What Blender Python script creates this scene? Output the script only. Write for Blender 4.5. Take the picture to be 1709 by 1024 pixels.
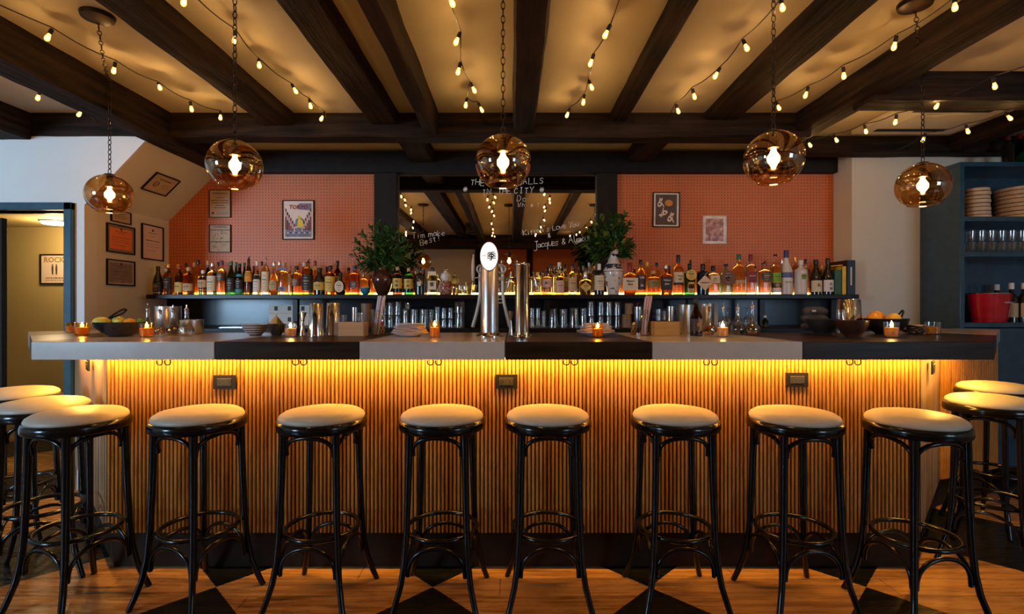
import bpy, bmesh, math, random
from mathutils import Vector, Matrix
for _o in list(bpy.data.objects): bpy.data.objects.remove(_o)
SC = bpy.context.scene; COL = SC.collection
PI = math.pi; R = math.radians
rnd = random.Random(7)
# ------------------------------------------------------------------ camera, light, exposure
F = 854.0; CX, CY, CZ = 854.5, 512.0, 1.22          # focal length in px of the 1709x1024 frame, eye height
cam = bpy.data.cameras.new('camera'); camo = bpy.data.objects.new('camera', cam); COL.objects.link(camo)
cam.sensor_width = 36.0; cam.lens = 36.0 * F / 1709.0; cam.clip_start = .02
camo.location = (0, 0, CZ); camo.rotation_euler = (R(90), 0, 0); SC.camera = camo
SC.view_settings.view_transform = 'Standard'; SC.view_settings.look = 'None'
SC.view_settings.exposure = 0.98; SC.view_settings.gamma = 1.0; SC.view_settings.use_curve_mapping = False
W = bpy.data.worlds.new('world'); SC.world = W; W.use_nodes = True
W.node_tree.nodes['Background'].inputs[0].default_value = (.45, .62, .9, 1)
W.node_tree.nodes['Background'].inputs[1].default_value = .5
cy = SC.cycles
cy.max_bounces = 9; cy.diffuse_bounces = 3; cy.glossy_bounces = 4; cy.transmission_bounces = 6; cy.transparent_max_bounces = 14
cy.caustics_reflective = False; cy.caustics_refractive = False; cy.sample_clamp_indirect = 4.0; cy.blur_glossy = .6
cy.use_denoising = True
def lamp(name, typ, loc, energy, color, size=.1, sy=None, rot=(0, 0, 0), spread=None):
    l = bpy.data.lights.new(name, typ); l.energy = energy; l.color = color
    if typ == 'AREA':
        l.size = size
        if sy: l.shape = 'RECTANGLE'; l.size_y = sy
        if spread: l.spread = spread
    else: l.shadow_soft_size = size
    o = bpy.data.objects.new(name, l); COL.objects.link(o); o.location = loc; o.rotation_euler = rot
    return o
DAY = (.50, .72, 1.0); WARM = (1.0, .60, .26); LED = (1.0, .50, .08)
# daylight through the two street windows in the wall behind the camera
lamp('daylight', 'AREA', (-5.45, -2.18, 1.62), 150, (.45, .70, 1.0), 1.4, 1.35, (R(90), 0, R(-14)), R(130))
lamp('daylight', 'AREA', (4.35, -2.18, 1.62), 54, DAY, 1.7, 1.35, (R(90), 0, 0))
# LED tape under the counter overhang and behind the bottles
lamp('counter_led', 'AREA', (0, 2.335, .978), 15, LED, 3.8, .02, (R(28), 0, 0))
lamp('counter_led', 'AREA', (2.32, 2.72, .978), 5, LED, 1.0, .02, (0, 0, R(45)))
lamp('counter_led', 'AREA', (-2.36, 2.80, .978), 5, LED, 1.0, .02, (0, 0, R(-45)))

# ------------------------------------------------------------------ material helpers
def srgb(h):
    c = [int(h[i:i+2], 16)/255 for i in (0, 2, 4)]
    return tuple((x/12.92 if x <= .04045 else ((x+.055)/1.055)**2.4) for x in c)
MATS = {}
class N:
    def __init__(s, name):
        s.m = bpy.data.materials.new(name); s.m.use_nodes = True; s.t = s.m.node_tree; s.t.nodes.clear()
        s.out = s.t.nodes.new('ShaderNodeOutputMaterial')
    def n(s, typ, **kw):
        d = s.t.nodes.new(typ)
        for k, v in kw.items(): setattr(d, k, v)
        return d
    def l(s, a, b): s.t.links.new(a, b)
    def put(s, sock, v):
        if hasattr(v, 'is_linked') or hasattr(v, 'links'): s.l(v, sock)
        elif isinstance(v, (tuple, list)) and len(v) == 3 and sock.type == 'RGBA': sock.default_value = (*v, 1)
        else: sock.default_value = v
    def math(s, op, a, b=0.0, c=0.0):
        d = s.n('ShaderNodeMath', operation=op); s.put(d.inputs[0], a); s.put(d.inputs[1], b)
        if op in ('MULTIPLY_ADD', 'COMPARE'): s.put(d.inputs[2], c)
        return d.outputs[0]
    def xyz(s, scale=None):
        tc = s.n('ShaderNodeTexCoord'); sep = s.n('ShaderNodeSeparateXYZ'); s.l(tc.outputs['Object'], sep.inputs[0]); return tc.outputs['Object'], sep.outputs
    def mapped(s, scale, vec=None):
        if vec is None: vec = s.n('ShaderNodeTexCoord').outputs['Object']
        mp = s.n('ShaderNodeMapping'); mp.inputs['Scale'].default_value = scale; s.l(vec, mp.inputs[0]); return mp.outputs[0]
    def noise(s, scale=5, vec=None, detail=4, rough=.55, mscale=None):
        d = s.n('ShaderNodeTexNoise'); d.inputs['Scale'].default_value = scale; d.inputs['Detail'].default_value = detail; d.inputs['Roughness'].default_value = rough
        s.l(s.mapped(mscale, vec) if mscale else (vec or s.n('ShaderNodeTexCoord').outputs['Object']), d.inputs['Vector']); return d.outputs['Fac']
    def ramp(s, fac, stops):
        d = s.n('ShaderNodeValToRGB'); s.l(fac, d.inputs[0]); e = d.color_ramp.elements
        while len(e) < len(stops): e.new(.5)
        for i, (p, c) in enumerate(stops): e[i].position = p; e[i].color = (*c, 1) if len(c) == 3 else c
        return d.outputs[0]
    def mix(s, fac, a, b):
        d = s.n('ShaderNodeMix', data_type='RGBA'); s.put(d.inputs[0], fac); s.put(d.inputs[6], a); s.put(d.inputs[7], b); return d.outputs[2]
    def bump(s, h, strength=.3, dist=.01):
        d = s.n('ShaderNodeBump'); d.inputs['Strength'].default_value = strength; d.inputs['Distance'].default_value = dist; s.l(h, d.inputs['Height']); return d.outputs[0]
    def bsdf(s, col, rough=.5, metal=0., bump=None, trans=0., ior=1.45, spec=None, coat=0., emit=None, es=0.):
        b = s.n('ShaderNodeBsdfPrincipled'); s.put(b.inputs['Base Color'], col); s.put(b.inputs['Roughness'], rough)
        b.inputs['Metallic'].default_value = metal; b.inputs['IOR'].default_value = ior; b.inputs['Transmission Weight'].default_value = trans
        if spec is not None: b.inputs['Specular IOR Level'].default_value = spec
        if coat: b.inputs['Coat Weight'].default_value = coat; b.inputs['Coat Roughness'].default_value = .08
        if bump is not None: s.l(bump, b.inputs['Normal'])
        if emit is not None: s.put(b.inputs['Emission Color'], emit); b.inputs['Emission Strength'].default_value = es
        s.l(b.outputs[0], s.out.inputs[0]); return s.m
def plain(name, col, rough=.5, metal=0., var=.12, **kw):
    """a solid colour with faint procedural variation"""
    if name in MATS: return MATS[name]
    m = N(name); nz = m.noise(14, detail=3)
    lo = tuple(c*(1-var) for c in col); hi = tuple(min(1, c*(1+var)) for c in col)
    MATS[name] = m.bsdf(m.ramp(nz, [(.35, lo), (.65, hi)]), rough, metal, **kw); return MATS[name]
def thin(name, tint, rough=.02, gl=1.0):
    """thin clear or tinted glass wall"""
    if name in MATS: return MATS[name]
    m = N(name); tr = m.n('ShaderNodeBsdfTransparent'); tr.inputs[0].default_value = (*tint, 1)
    g = m.n('ShaderNodeBsdfGlossy'); g.inputs['Roughness'].default_value = rough; g.inputs[0].default_value = (gl, gl, gl, 1)
    lw = m.n('ShaderNodeLayerWeight'); lw.inputs[0].default_value = .28
    f = m.math('MULTIPLY_ADD', lw.outputs['Facing'], .75, 0.0); f = m.math('POWER', lw.outputs['Facing'], 2.2); f = m.math('MULTIPLY_ADD', f, .80, .11)
    mx = m.n('ShaderNodeMixShader'); m.l(f, mx.inputs[0]); m.l(tr.outputs[0], mx.inputs[1]); m.l(g.outputs[0], mx.inputs[2]); m.l(mx.outputs[0], m.out.inputs[0])
    MATS[name] = m.m; return m.m
def liquid(name, col, rough=.04, ior=1.36):
    if name in MATS: return MATS[name]
    m = N(name); MATS[name] = m.bsdf(col, rough, trans=1., ior=ior); return MATS[name]
def emis(name, col, strength):
    if name in MATS: return MATS[name]
    m = N(name); e = m.n('ShaderNodeEmission'); e.inputs[0].default_value = (*col, 1); e.inputs[1].default_value = strength
    m.l(e.outputs[0], m.out.inputs[0]); MATS[name] = m.m; return m.m
def wood(name, dark, light, axis='x', rough=.5, bump=.25, sc=1., spec=None, coat=0.):
    if name in MATS: return MATS[name]
    m = N(name); st = {'x': (1.2, 16, 16), 'y': (16, 1.2, 16), 'z': (16, 16, 1.2)}[axis]; st = tuple(q*sc for q in st)
    n1 = m.noise(2.2, mscale=st, detail=6, rough=.6); n2 = m.noise(3, detail=2)
    f = m.math('MULTIPLY_ADD', n2, .35, m.math('MULTIPLY', n1, .8))
    c = m.ramp(f, [(.36 if bump < .9 else .42, dark), (.75, light)])
    MATS[name] = m.bsdf(c, rough, bump=m.bump(n1, bump, .006 if bump < .9 else .016), spec=spec, coat=coat); return MATS[name]

M_beam = wood('rough dark beam', (.002, .0015, .001), (.038, .020, .011), 'y', .75, 1., .8, spec=.2)
M_beamx = wood('rough dark cross beam', (.002, .0015, .001), (.036, .020, .012), 'x', .75, 1., .8, spec=.2)
M_trimdk = plain('dark charcoal paint', (.012, .009, .007), .65, var=.2, spec=.25)
def wallmat(name, col):
    m = N(name); nz = m.noise(160, detail=3); n2 = m.noise(2.0)
    MATS[name] = m.bsdf(m.ramp(n2, [(.3, tuple(c*.93 for c in col)), (.7, col)]), .72, bump=m.bump(nz, .12, .002)); return MATS[name]
M_wall = wallmat('cream plaster', (.66, .60, .49)); M_ceil = wallmat('ceiling plaster', (.53, .47, .35)); M_white = wallmat('white plaster', (.68, .66, .62))
M_ochre = wallmat('ochre hallway plaster', (.50, .38, .16))
def pegmat():
    m = N('orange pegboard'); v, o = m.xyz(); p = .0254
    fx = m.math('SUBTRACT', m.math('FRACT', m.math('DIVIDE', o[0], p)), .5); fz = m.math('SUBTRACT', m.math('FRACT', m.math('DIVIDE', o[2], p)), .5)
    d = m.math('ADD', m.math('MULTIPLY', fx, fx), m.math('MULTIPLY', fz, fz)); h = m.math('LESS_THAN', d, .0215)
    base = m.ramp(m.noise(3), [(.3, (.54, .135, .036)), (.7, (.60, .155, .045))])
    return m.bsdf(m.mix(h, base, (.035, .012, .006)), .5, bump=m.bump(m.math('SUBTRACT', 1.0, h), .5, .003))
M_peg = pegmat()
def floormat():
    m = N('painted plank floor'); v, o = m.xyz(); L = .945
    a = m.math('DIVIDE', m.math('ADD', m.math('ADD', o[0], .346), m.math('SUBTRACT', o[1], 2.231)), L)
    b = m.math('DIVIDE', m.math('SUBTRACT', m.math('ADD', o[0], .346), m.math('SUBTRACT', o[1], 2.231)), L)
    par = m.math('FLOORED_MODULO', m.math('ADD', m.math('FLOOR', a), m.math('FLOOR', b)), 2.0)
    row = m.math('FLOOR', m.math('DIVIDE', o[1], .135))
    cmb = m.n('ShaderNodeCombineXYZ'); m.l(m.math('MULTIPLY_ADD', row, 3.71, o[0]), cmb.inputs[0]); m.l(o[1], cmb.inputs[1]); m.l(row, cmb.inputs[2])
    g = m.noise(2.4, cmb.outputs[0], 8, .62, (1.3, 15, 1)); g2 = m.noise(1.1, cmb.outputs[0], 2, .5, (.7, 2, 1))
    w = m.ramp(m.math('MULTIPLY_ADD', g2, .45, m.math('MULTIPLY', g, .7)), [(.40, (.06, .024, .008)), (.50, (.27, .12, .038)), (.70, (.50, .25, .085))])
    wear = m.ramp(m.noise(7, detail=8, rough=.7, mscale=(1, 4, 1)), [(.60, (0, 0, 0)), (.72, (1, 1, 1))])
    blk = m.mix(m.math('MULTIPLY', wear, .5), (.006, .006, .006), (.09, .07, .05))
    c = m.mix(par, w, blk)
    seam = m.math('LESS_THAN', m.math('FRACT', m.math('DIVIDE', o[1], .135)), .022)
    plank = m.math('ADD', o[0], m.math('MULTIPLY', m.math('FRACT', m.math('MULTIPLY', row, .377)), 1.7))
    seam2 = m.math('LESS_THAN', m.math('FRACT', m.math('DIVIDE', plank, 1.7)), .0022)
    s = m.math('MAXIMUM', seam, seam2)
    c = m.mix(m.math('MULTIPLY', s, .8), c, (.004, .003, .002))
    h = m.math('SUBTRACT', g, s)
    return m.bsdf(c, m.math('MULTIPLY_ADD', g, .35, .10), bump=m.bump(h, .3, .003))
M_floor = floormat()
def reedmat():
    m = N('reeded oak'); v, o = m.xyz(); row = m.math('FLOOR', m.math('DIVIDE', m.math('ADD', o[0], 1.885), 3.785/207)); cmb = m.n('ShaderNodeCombineXYZ')
    m.l(m.math('MULTIPLY', row, 7.31), cmb.inputs[0]); m.l(m.math('MULTIPLY', o[0], 55.), cmb.inputs[1]); m.l(m.math('MULTIPLY', o[2], 5.), cmb.inputs[2])
    g = m.noise(1.0, cmb.outputs[0], 6, .65); w = m.n('ShaderNodeTexWhiteNoise', noise_dimensions='1D'); m.l(row, w.inputs['W'])
    f = m.math('MULTIPLY_ADD', w.outputs['Value'], .10, m.math('MULTIPLY', g, .95))
    return m.bsdf(m.ramp(f, [(.30, (.15, .052, .009)), (.46, (.34, .14, .027)), (.74, (.49, .225, .050))]), .4, spec=.35)
M_reed = reedmat(); M_reedbk = plain('groove shade board', (.035, .014, .005), .7)  # backing board coloured dark to sharpen the shade between the reeds
M_sidep = wood('side panel oak', (.16, .085, .042), (.40, .25, .14), 'z', .45, .2, .8)
M_kick = plain('kickboard', (.024, .013, .007), .65, spec=.15)
M_slabw = plain('white counter slab', (.52, .47, .43), .17, var=.04)
M_slabb = wood('black counter slab', (.010, .006, .003), (.042, .023, .011), 'x', .30, .12, 1.2, spec=.16)
M_lacq = plain('black lacquer', (.005, .0045, .0045), .17, var=.3)
M_leather = plain('cream leather', (.50, .44, .35), .45, var=.05)
M_steel = plain('polished steel', (.72, .68, .64), .12, 1.0, var=.05)
M_brush = plain('brushed steel', (.60, .60, .60), .30, 1.0, var=.05)
M_brass = plain('brass', (.75, .50, .18), .2, 1.0)
M_iron = plain('dark iron', (.035, .022, .014), .45, .6)
M_blk = plain('black plastic', (.010, .008, .007), .5, spec=.2)
M_shelf = plain('black painted shelf', (.010, .008, .007), .35, spec=.25)
M_bsplash = plain('glossy black back panel', (.007, .008, .011), .22, spec=.3)
M_cable = plain('black cable', (.01, .009, .008), .5)
M_bulb = N('glowing string bulb glass')
_e = M_bulb.n('ShaderNodeEmission'); _e.inputs[0].default_value = (1.0, .42, .05, 1); _e.inputs[1].default_value = 1.5; _t = M_bulb.n('ShaderNodeBsdfTransparent'); _a = M_bulb.n('ShaderNodeAddShader')
M_bulb.l(_e.outputs[0], _a.inputs[0]); M_bulb.l(_t.outputs[0], _a.inputs[1]); M_bulb.l(_a.outputs[0], M_bulb.out.inputs[0]); M_bulb = M_bulb.m
M_bulbbig = emis('pendant bulb glow', (1.0, .59, .24), 140.0)
M_fil = emis('string bulb filament', (1.0, .55, .18), 185.0)
M_amberg = thin('smoky amber glass', (.91, .72, .46), .03)
M_clearg = thin('clear glass', (.93, .94, .93))
M_ambcup = thin('amber cup glass', (.98, .76, .38))
M_paperw = plain('white paper', (.62, .56, .50), .7, var=.04)
M_napkin = plain('folded linen napkin', (.60, .50, .45), .85, var=.08)
M_chalk = plain('white paint marker', (.95, .92, .86), .6)
M_redw = plain('red enamel', (.50, .008, .015), .18, coat=.4)
M_blued = plain('blue black paint with daylight tint', (.020, .062, .098), .22, coat=.4)  # blue black paint, with blue window light partly put into its colour
M_bamboo = wood('steamed bamboo', (.46, .28, .15), (.72, .50, .31), 'x', .5, .1)
M_boxw = wood('pale box wood', (.46, .23, .09), (.62, .36, .16), 'x', .5, .05)
M_boxw2 = wood('golden box wood', (.40, .20, .035), (.55, .30, .06), 'x', .5, .05)
M_wax = N('candle wax')
_d = M_wax.n('ShaderNodeBsdfDiffuse'); _d.inputs[0].default_value = (.90, .50, .12, 1); _t = M_wax.n('ShaderNodeBsdfTranslucent'); _t.inputs[0].default_value = (1, .62, .16, 1)
_x = M_wax.n('ShaderNodeMixShader'); _x.inputs[0].default_value = .55; M_wax.l(_d.outputs[0], _x.inputs[1]); M_wax.l(_t.outputs[0], _x.inputs[2]); M_wax.l(_x.outputs[0], M_wax.out.inputs[0]); M_wax = M_wax.m
M_flame = emis('candle flame', (1.0, .62, .22), 45.0)
M_mirror = N('mirror').bsdf((.82, .76, .68), .005, 1.0)

# ------------------------------------------------------------------ mesh helpers
class G:
    """collects shapes, then links them as one mesh object"""
    def __init__(s): s.v = []; s.f = []; s.m = []
    def add(s, vs, fs, m=0, M=None):
        b = len(s.v); s.v += [tuple(M @ Vector(p)) for p in vs] if M is not None else [tuple(p) for p in vs]
        for f in fs: s.f.append([b+i for i in f]); s.m.append(m)
        return s
    def box(s, x0, x1, y0, y1, z0, z1, m=0, M=None):
        return s.add([(x0,y0,z0),(x1,y0,z0),(x1,y1,z0),(x0,y1,z0),(x0,y0,z1),(x1,y0,z1),(x1,y1,z1),(x0,y1,z1)],
                     [(0,3,2,1),(4,5,6,7),(0,1,5,4),(1,2,6,5),(2,3,7,6),(3,0,4,7)], m, M)
    def lathe(s, prof, n=16, c=(0,0,0), m=0, e=2., fy=1., M=None, a0=None, a1=None):
        full = a0 is None; k = n if full else n+1; vs = []; fs = []
        for (r, z) in prof:
            for i in range(k):
                a = 2*PI*i/n if full else a0+(a1-a0)*i/n
                ca, sa = math.cos(a), math.sin(a)
                q = 1. if e == 2 else 1./((abs(ca)**e+abs(sa)**e)**(1./e))
                vs.append((c[0]+r*q*ca, c[1]+r*q*sa*fy, c[2]+z))
        for j in range(len(prof)-1):
            for i in range(n):
                i2 = (i+1) % k
                fs.append((j*k+i, j*k+i2, (j+1)*k+i2, (j+1)*k+i))
        if full:
            if prof[0][0] > 1e-6: fs.append(tuple(reversed(range(k))))
            if prof[-1][0] > 1e-6: fs.append(tuple((len(prof)-1)*k+i for i in range(k)))
        return s.add(vs, fs, m, M)
    def shell(s, prof, t=.002, n=16, c=(0,0,0), m=0, M=None):
        """open-topped vessel with wall thickness"""
        inner = [(max(r-t, .0005), z) for r, z in reversed(prof)]; inner[-1] = (inner[-1][0], prof[0][1]+t*1.5)
        return s.lathe([(.0002, prof[0][1])]+list(prof)+inner+[(.0002, prof[0][1]+t*1.5)], n, c, m, M=M)
    def tube(s, pts, r, n=8, m=0, closed=False):
        P = [Vector(p) for p in pts]; k = len(P); rs = r if isinstance(r, (list, tuple)) else [r]*k; up = None; vs = []; fs = []
        for i, p in enumerate(P):
            t = (P[(i+1) % k]-P[i-1]) if closed else (P[min(i+1, k-1)]-P[max(i-1, 0)])
            if t.length < 1e-9: t = Vector((0,0,1))
            t.normalize()
            if up is None: up = Vector((0,0,1)) if abs(t.z) < .9 else Vector((1,0,0))
            a = up-t*up.dot(t)
            if a.length < 1e-6: a = t.orthogonal()
            a.normalize(); b = t.cross(a); up = a
            for j in range(n):
                w = 2*PI*j/n; vs.append(p+(a*math.cos(w)+b*math.sin(w))*rs[i])
        for i in range(k if closed else k-1):
            for j in range(n):
                a_, b_ = i*n+j, i*n+(j+1) % n; c_, d_ = ((i+1) % k)*n+(j+1) % n, ((i+1) % k)*n+j
                fs.append((a_, b_, c_, d_))
        if not closed: fs.append(tuple(reversed(range(n)))); fs.append(tuple((k-1)*n+j for j in range(n)))
        return s.add(vs, fs, m)
    def ring(s, c, R_, r, n=24, k=8, m=0, M=None, sx=1., sy=1.):
        vs = []; fs = []
        for i in range(n):
            a = 2*PI*i/n
            for j in range(k):
                w = 2*PI*j/k; q = R_+r*math.cos(w); vs.append((c[0]+q*math.cos(a)*sx, c[1]+q*math.sin(a)*sy, c[2]+r*math.sin(w)))
        for i in range(n):
            for j in range(k): fs.append((i*k+j, ((i+1) % n)*k+j, ((i+1) % n)*k+(j+1) % k, i*k+(j+1) % k))
        return s.add(vs, fs, m, M)
    def sph(s, c, r, n=12, k=8, m=0, sz=1., M=None):
        return s.lathe([(max(r*math.sin(PI*i/k), .0002), -r*sz*math.cos(PI*i/k)) for i in range(k+1)], n, c, m, M=M)
    def prism(s, poly, z0, z1, m=0, M=None):
        n = len(poly)
        return s.add([(x, y, z0) for x, y in poly]+[(x, y, z1) for x, y in poly], [tuple(reversed(range(n))), tuple(range(n, 2*n))]+[(i, (i+1) % n, n+(i+1) % n, n+i) for i in range(n)], m, M)
    def build(s, name, mats, parent=None, loc=(0,0,0), smooth=True, bevel=0, ang=40):
        me = bpy.data.meshes.new(name); me.from_pydata(s.v, [], s.f)
        for m in (mats if isinstance(mats, (list, tuple)) else [mats]): me.materials.append(m)
        me.polygons.foreach_set('material_index', s.m); me.update()
        bm = bmesh.new(); bm.from_mesh(me); bmesh.ops.recalc_face_normals(bm, faces=bm.faces); bm.to_mesh(me); bm.free()
        if smooth: me.shade_smooth(); me.set_sharp_from_angle(angle=R(ang))
        o = bpy.data.objects.new(name, me); COL.objects.link(o); o.location = loc
        if parent: o.parent = parent
        if bevel:
            b = o.modifiers.new('bevel', 'BEVEL'); b.width = bevel; b.segments = 2; b.limit_method = 'ANGLE'
        return o
def tag(o, label, cat, group=None, kind=None):
    if label: o['label'] = label
    if cat: o['category'] = cat
    if group: o['group'] = group
    if kind: o['kind'] = kind
    return o
def thing(name, loc, label, cat, group=None, rz=0.):
    o = bpy.data.objects.new(name, None); COL.objects.link(o); o.location = loc; o.rotation_euler = (0, 0, rz); o.empty_display_size = .05
    return tag(o, label, cat, group)
def struct(name, g, mat, label, cat, **kw): return tag(g.build(name, mat, **kw), label, cat, kind='structure')
def copy_tree(o, parent=None):
    c = o.copy(); COL.objects.link(c); c.parent = parent
    for ch in list(o.children): copy_tree(ch, c)
    return c
def at(px, py, d): return Vector(((px-CX)*d/F, d, CZ+(CY-py)*d/F))
def PX(px, d): return (px-CX)*d/F
def PZ(py, d): return CZ+(CY-py)*d/F
def text(s, size, mat, parent=None, loc=(0,0,0), rot=(R(90),0,0), name='lettering', bold=.0, align='CENTER', shear=0., ext=.0003):
    cu = bpy.data.curves.new(name, 'FONT'); cu.body = s; cu.size = size; cu.align_x = align; cu.align_y = 'CENTER'; cu.extrude = ext; cu.offset = bold; cu.shear = shear; cu.resolution_u = 2
    t = bpy.data.objects.new(name, cu); COL.objects.link(t); bpy.context.view_layer.update()
    me = bpy.data.meshes.new_from_object(t.evaluated_get(bpy.context.evaluated_depsgraph_get())); bpy.data.objects.remove(t)
    me.materials.clear(); me.materials.append(mat); o = bpy.data.objects.new(name, me); COL.objects.link(o); o.location = loc; o.rotation_euler = rot
    if parent: o.parent = parent
    return o
# ================================================================== THE ROOM
YW = 4.26; ZC = 2.51
struct('floor', G().box(-6.8, 5.6, -2.2, 5.2, -.05, 0), M_floor, 'plank floor painted with a pattern of large black diamonds', 'floor', smooth=False)
struct('ceiling', G().box(-6.8, 5.6, -2.2, 5.2, ZC, ZC+.05), M_ceil, 'cream plaster ceiling between dark timber beams', 'ceiling', smooth=False)
g = G().box(-2.86, 2.68, YW, YW+.1, 0, ZC)
struct('wall_back', g, M_wall, 'cream wall behind the back bar', 'wall', smooth=False)
# left wall that faces the room, with the hallway doorway in it and the sloping soffit beside the pegboard
g = G(); yl = 3.41; xd0, xd1, zd = -3.75, -2.965, 1.862
g.box(-6.8, xd0, yl, yl+.1, 0, ZC); g.box(xd0, xd1, yl, yl+.1, zd, ZC); g.box(xd1, -2.85, yl, yl+.1, 0, ZC)
g.add([(-2.85, yl, 1.9), (-2.85, yl, ZC), (-2.27, yl, ZC)]+[(-2.85, yl+.02, 1.9), (-2.85, yl+.02, ZC), (-2.27, yl+.02, ZC)], [(0,1,2),(3,5,4),(0,3,4,1),(1,4,5,2),(2,5,3,0)])
struct('wall_left', g, M_white, 'white wall around the hallway doorway on the left', 'wall', smooth=False)
g = G().box(-2.95, -2.85, yl+.1, YW+.1, 0, ZC)
g.add([(-2.85, yl+.02, 1.93), (-2.27, yl+.02, ZC), (-2.27, YW-.002, ZC), (-2.85, YW-.002, 1.93), (-2.87, yl+.02, 1.95), (-2.29, yl+.02, ZC+.02), (-2.29, YW-.002, ZC+.02), (-2.87, YW-.002, 1.95)],
      [(0,1,2,3),(4,7,6,5),(0,4,5,1),(1,5,6,2),(2,6,7,3),(3,7,4,0)])
struct('wall_left_return', g, M_wall, 'cream side wall with a sloping soffit hung with framed certificates', 'wall', smooth=False)
g = G().box(-6.8, -2.95, 4.75, 4.85, 0, 2.6); g.box(-6.8, -2.96, 3.52, 4.75, 1.96, 2.0)
struct('wall_hallway', g, M_ochre, 'ochre hallway wall seen through the doorway', 'wall', smooth=False)
g = G().box(2.67, 2.77, 4.02, YW+.1, 0, ZC).box(2.77, 5.6, 4.02, 4.12, 0, ZC)
struct('wall_right', g, M_wall, 'cream wall between the pegboard and the shelving unit', 'wall', smooth=False)
struct('wall_left_side', G().box(-6.9, -6.8, -2.2, 5.2, 0, ZC+.05), M_wall, 'side wall of the room beyond the left edge', 'wall', smooth=False)
struct('wall_right_side', G().box(5.6, 5.7, -2.2, 5.2, 0, ZC+.05), M_wall, 'side wall of the room beyond the right edge', 'wall', smooth=False)
# street side, seen only in the mirror: two windows
g = G(); ys = -2.08
def holes(g, x0, x1, z0, z1, openings):
    xs = x0
    for (a, b, c, d) in openings:
        g.box(xs, a, ys, ys+.12, z0, z1); g.box(a, b, ys, ys+.12, z0, c); g.box(a, b, ys, ys+.12, d, z1); xs = b
    g.box(xs, x1, ys, ys+.12, z0, z1)
holes(g, -6.8, 5.6, 0, ZC, [(-6.2, -4.7, .95, 2.3), (3.55, 5.2, .95, 2.3)])
struct('wall_street', g, M_wall, 'cream street-side wall with windows, opposite the bar', 'wall', smooth=False)
for nm, (a, b, c, d) in (('window_1', (-6.2, -4.7, .95, 2.3)), ('window_2', (3.55, 5.2, .95, 2.3))):
    g = G()
    for x in (a, (a+b)/2, b): g.box(x-.03 if x > a else x, x+.03 if x < b else x, ys+.03, ys+.08, c, d)
    for z in (c, (c+d)/2, d-.05): g.box(a, b, ys+.03, ys+.08, z, z+.05)
    o = struct(nm, g, M_trimdk, {'window_1': 'wide street window on the left, opposite the bar', 'window_2': 'wide street window on the right, opposite the bar'}[nm], nm[:-2], smooth=False)
    G().box(a, b, ys+.05, ys+.056, c, d).build('pane', M_clearg, o, smooth=False)
struct('trim_1', G().box(-.62, 1.35, ys+.13, ys+.15, 1.1, ZC), M_peg, 'orange pegboard panel on the street-side wall', 'panel', smooth=False)
struct('trim_2', G().box(-.75, -.62, ys+.13, ys+.2, 0, ZC).box(1.35, 1.48, ys+.13, ys+.2, 0, ZC).box(.3, .42, ys+.151, ys+.2, 1.1, ZC), M_trimdk, 'dark posts on the street-side wall beside its pegboard', 'post', smooth=False)
# ---- pegboards, header, posts
def pegpanel(name, pts, label):
    n = len(pts); vs = [(x, YW-.012, z) for x, z in pts]+[(x, YW-.002, z) for x, z in pts]
    g = G().add(vs, [tuple(range(n)), tuple(reversed(range(n, 2*n)))]+[(i, (i+1) % n, n+(i+1) % n, n+i) for i in range(n)])
    return struct(name, g, M_peg, label, 'pegboard', smooth=False)
pegpanel('wall_panel_left', [(-2.849, 1.07), (-1.03, 1.07), (-1.03, 2.5), (-2.285, 2.5), (-2.849, 1.94)], 'orange pegboard wall panel on the left of the mirror')
pegpanel('wall_panel_right', [(.85, 1.07), (2.668, 1.07), (2.668, 2.5), (.85, 2.5)], 'orange pegboard wall panel on the right of the mirror')
def hewn(x0, x1, y0, y1, z0, z1, ax, seg=26, j=.008, seed=1, pts=8):
    """rough-hewn timber: the box cut into short lengths whose edges wander"""
    r = random.Random(seed); g = G(); vs = []; fs = []
    L0, L1 = (y0, y1) if ax == 'y' else (x0, x1); w0, w1 = (x0, x1) if ax == 'y' else (y0, y1)
    prof = [(w0, z1), (w0, (z0+z1)/2), (w0+.004, z0+.012), (w0+.014, z0), ((w0+w1)/2, z0), (w1-.014, z0), (w1-.004, z0+.012), (w1, (z0+z1)/2), (w1, z1)]
    off = [[0, 0] for _ in prof]; dr = [0, 0]
    for i in range(seg+1):
        t = L0+(L1-L0)*i/seg
        for a in range(2): dr[a] = dr[a]*.8+r.uniform(-j, j)*.22
        for k, (w, z) in enumerate(prof):
            side = dr[0] if k < 4 else dr[1]
            for a in range(2): off[k][a] = off[k][a]*.6+r.uniform(-j, j)*.4
            ww = w+side+off[k][0]; zz = z if k in (0, 8) else z+off[k][1]*.8
            vs.append((ww, t, zz) if ax == 'y' else (t, ww, zz))
    n = len(prof)
    for i in range(seg):
        for k in range(n): fs.append((i*n+k, i*n+(k+1) % n, (i+1)*n+(k+1) % n, (i+1)*n+k))
    fs += [tuple(range(n)), tuple(seg*n+k for k in range(n))]
    return g.add(vs, fs)
Z1 = ZC+.004
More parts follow.
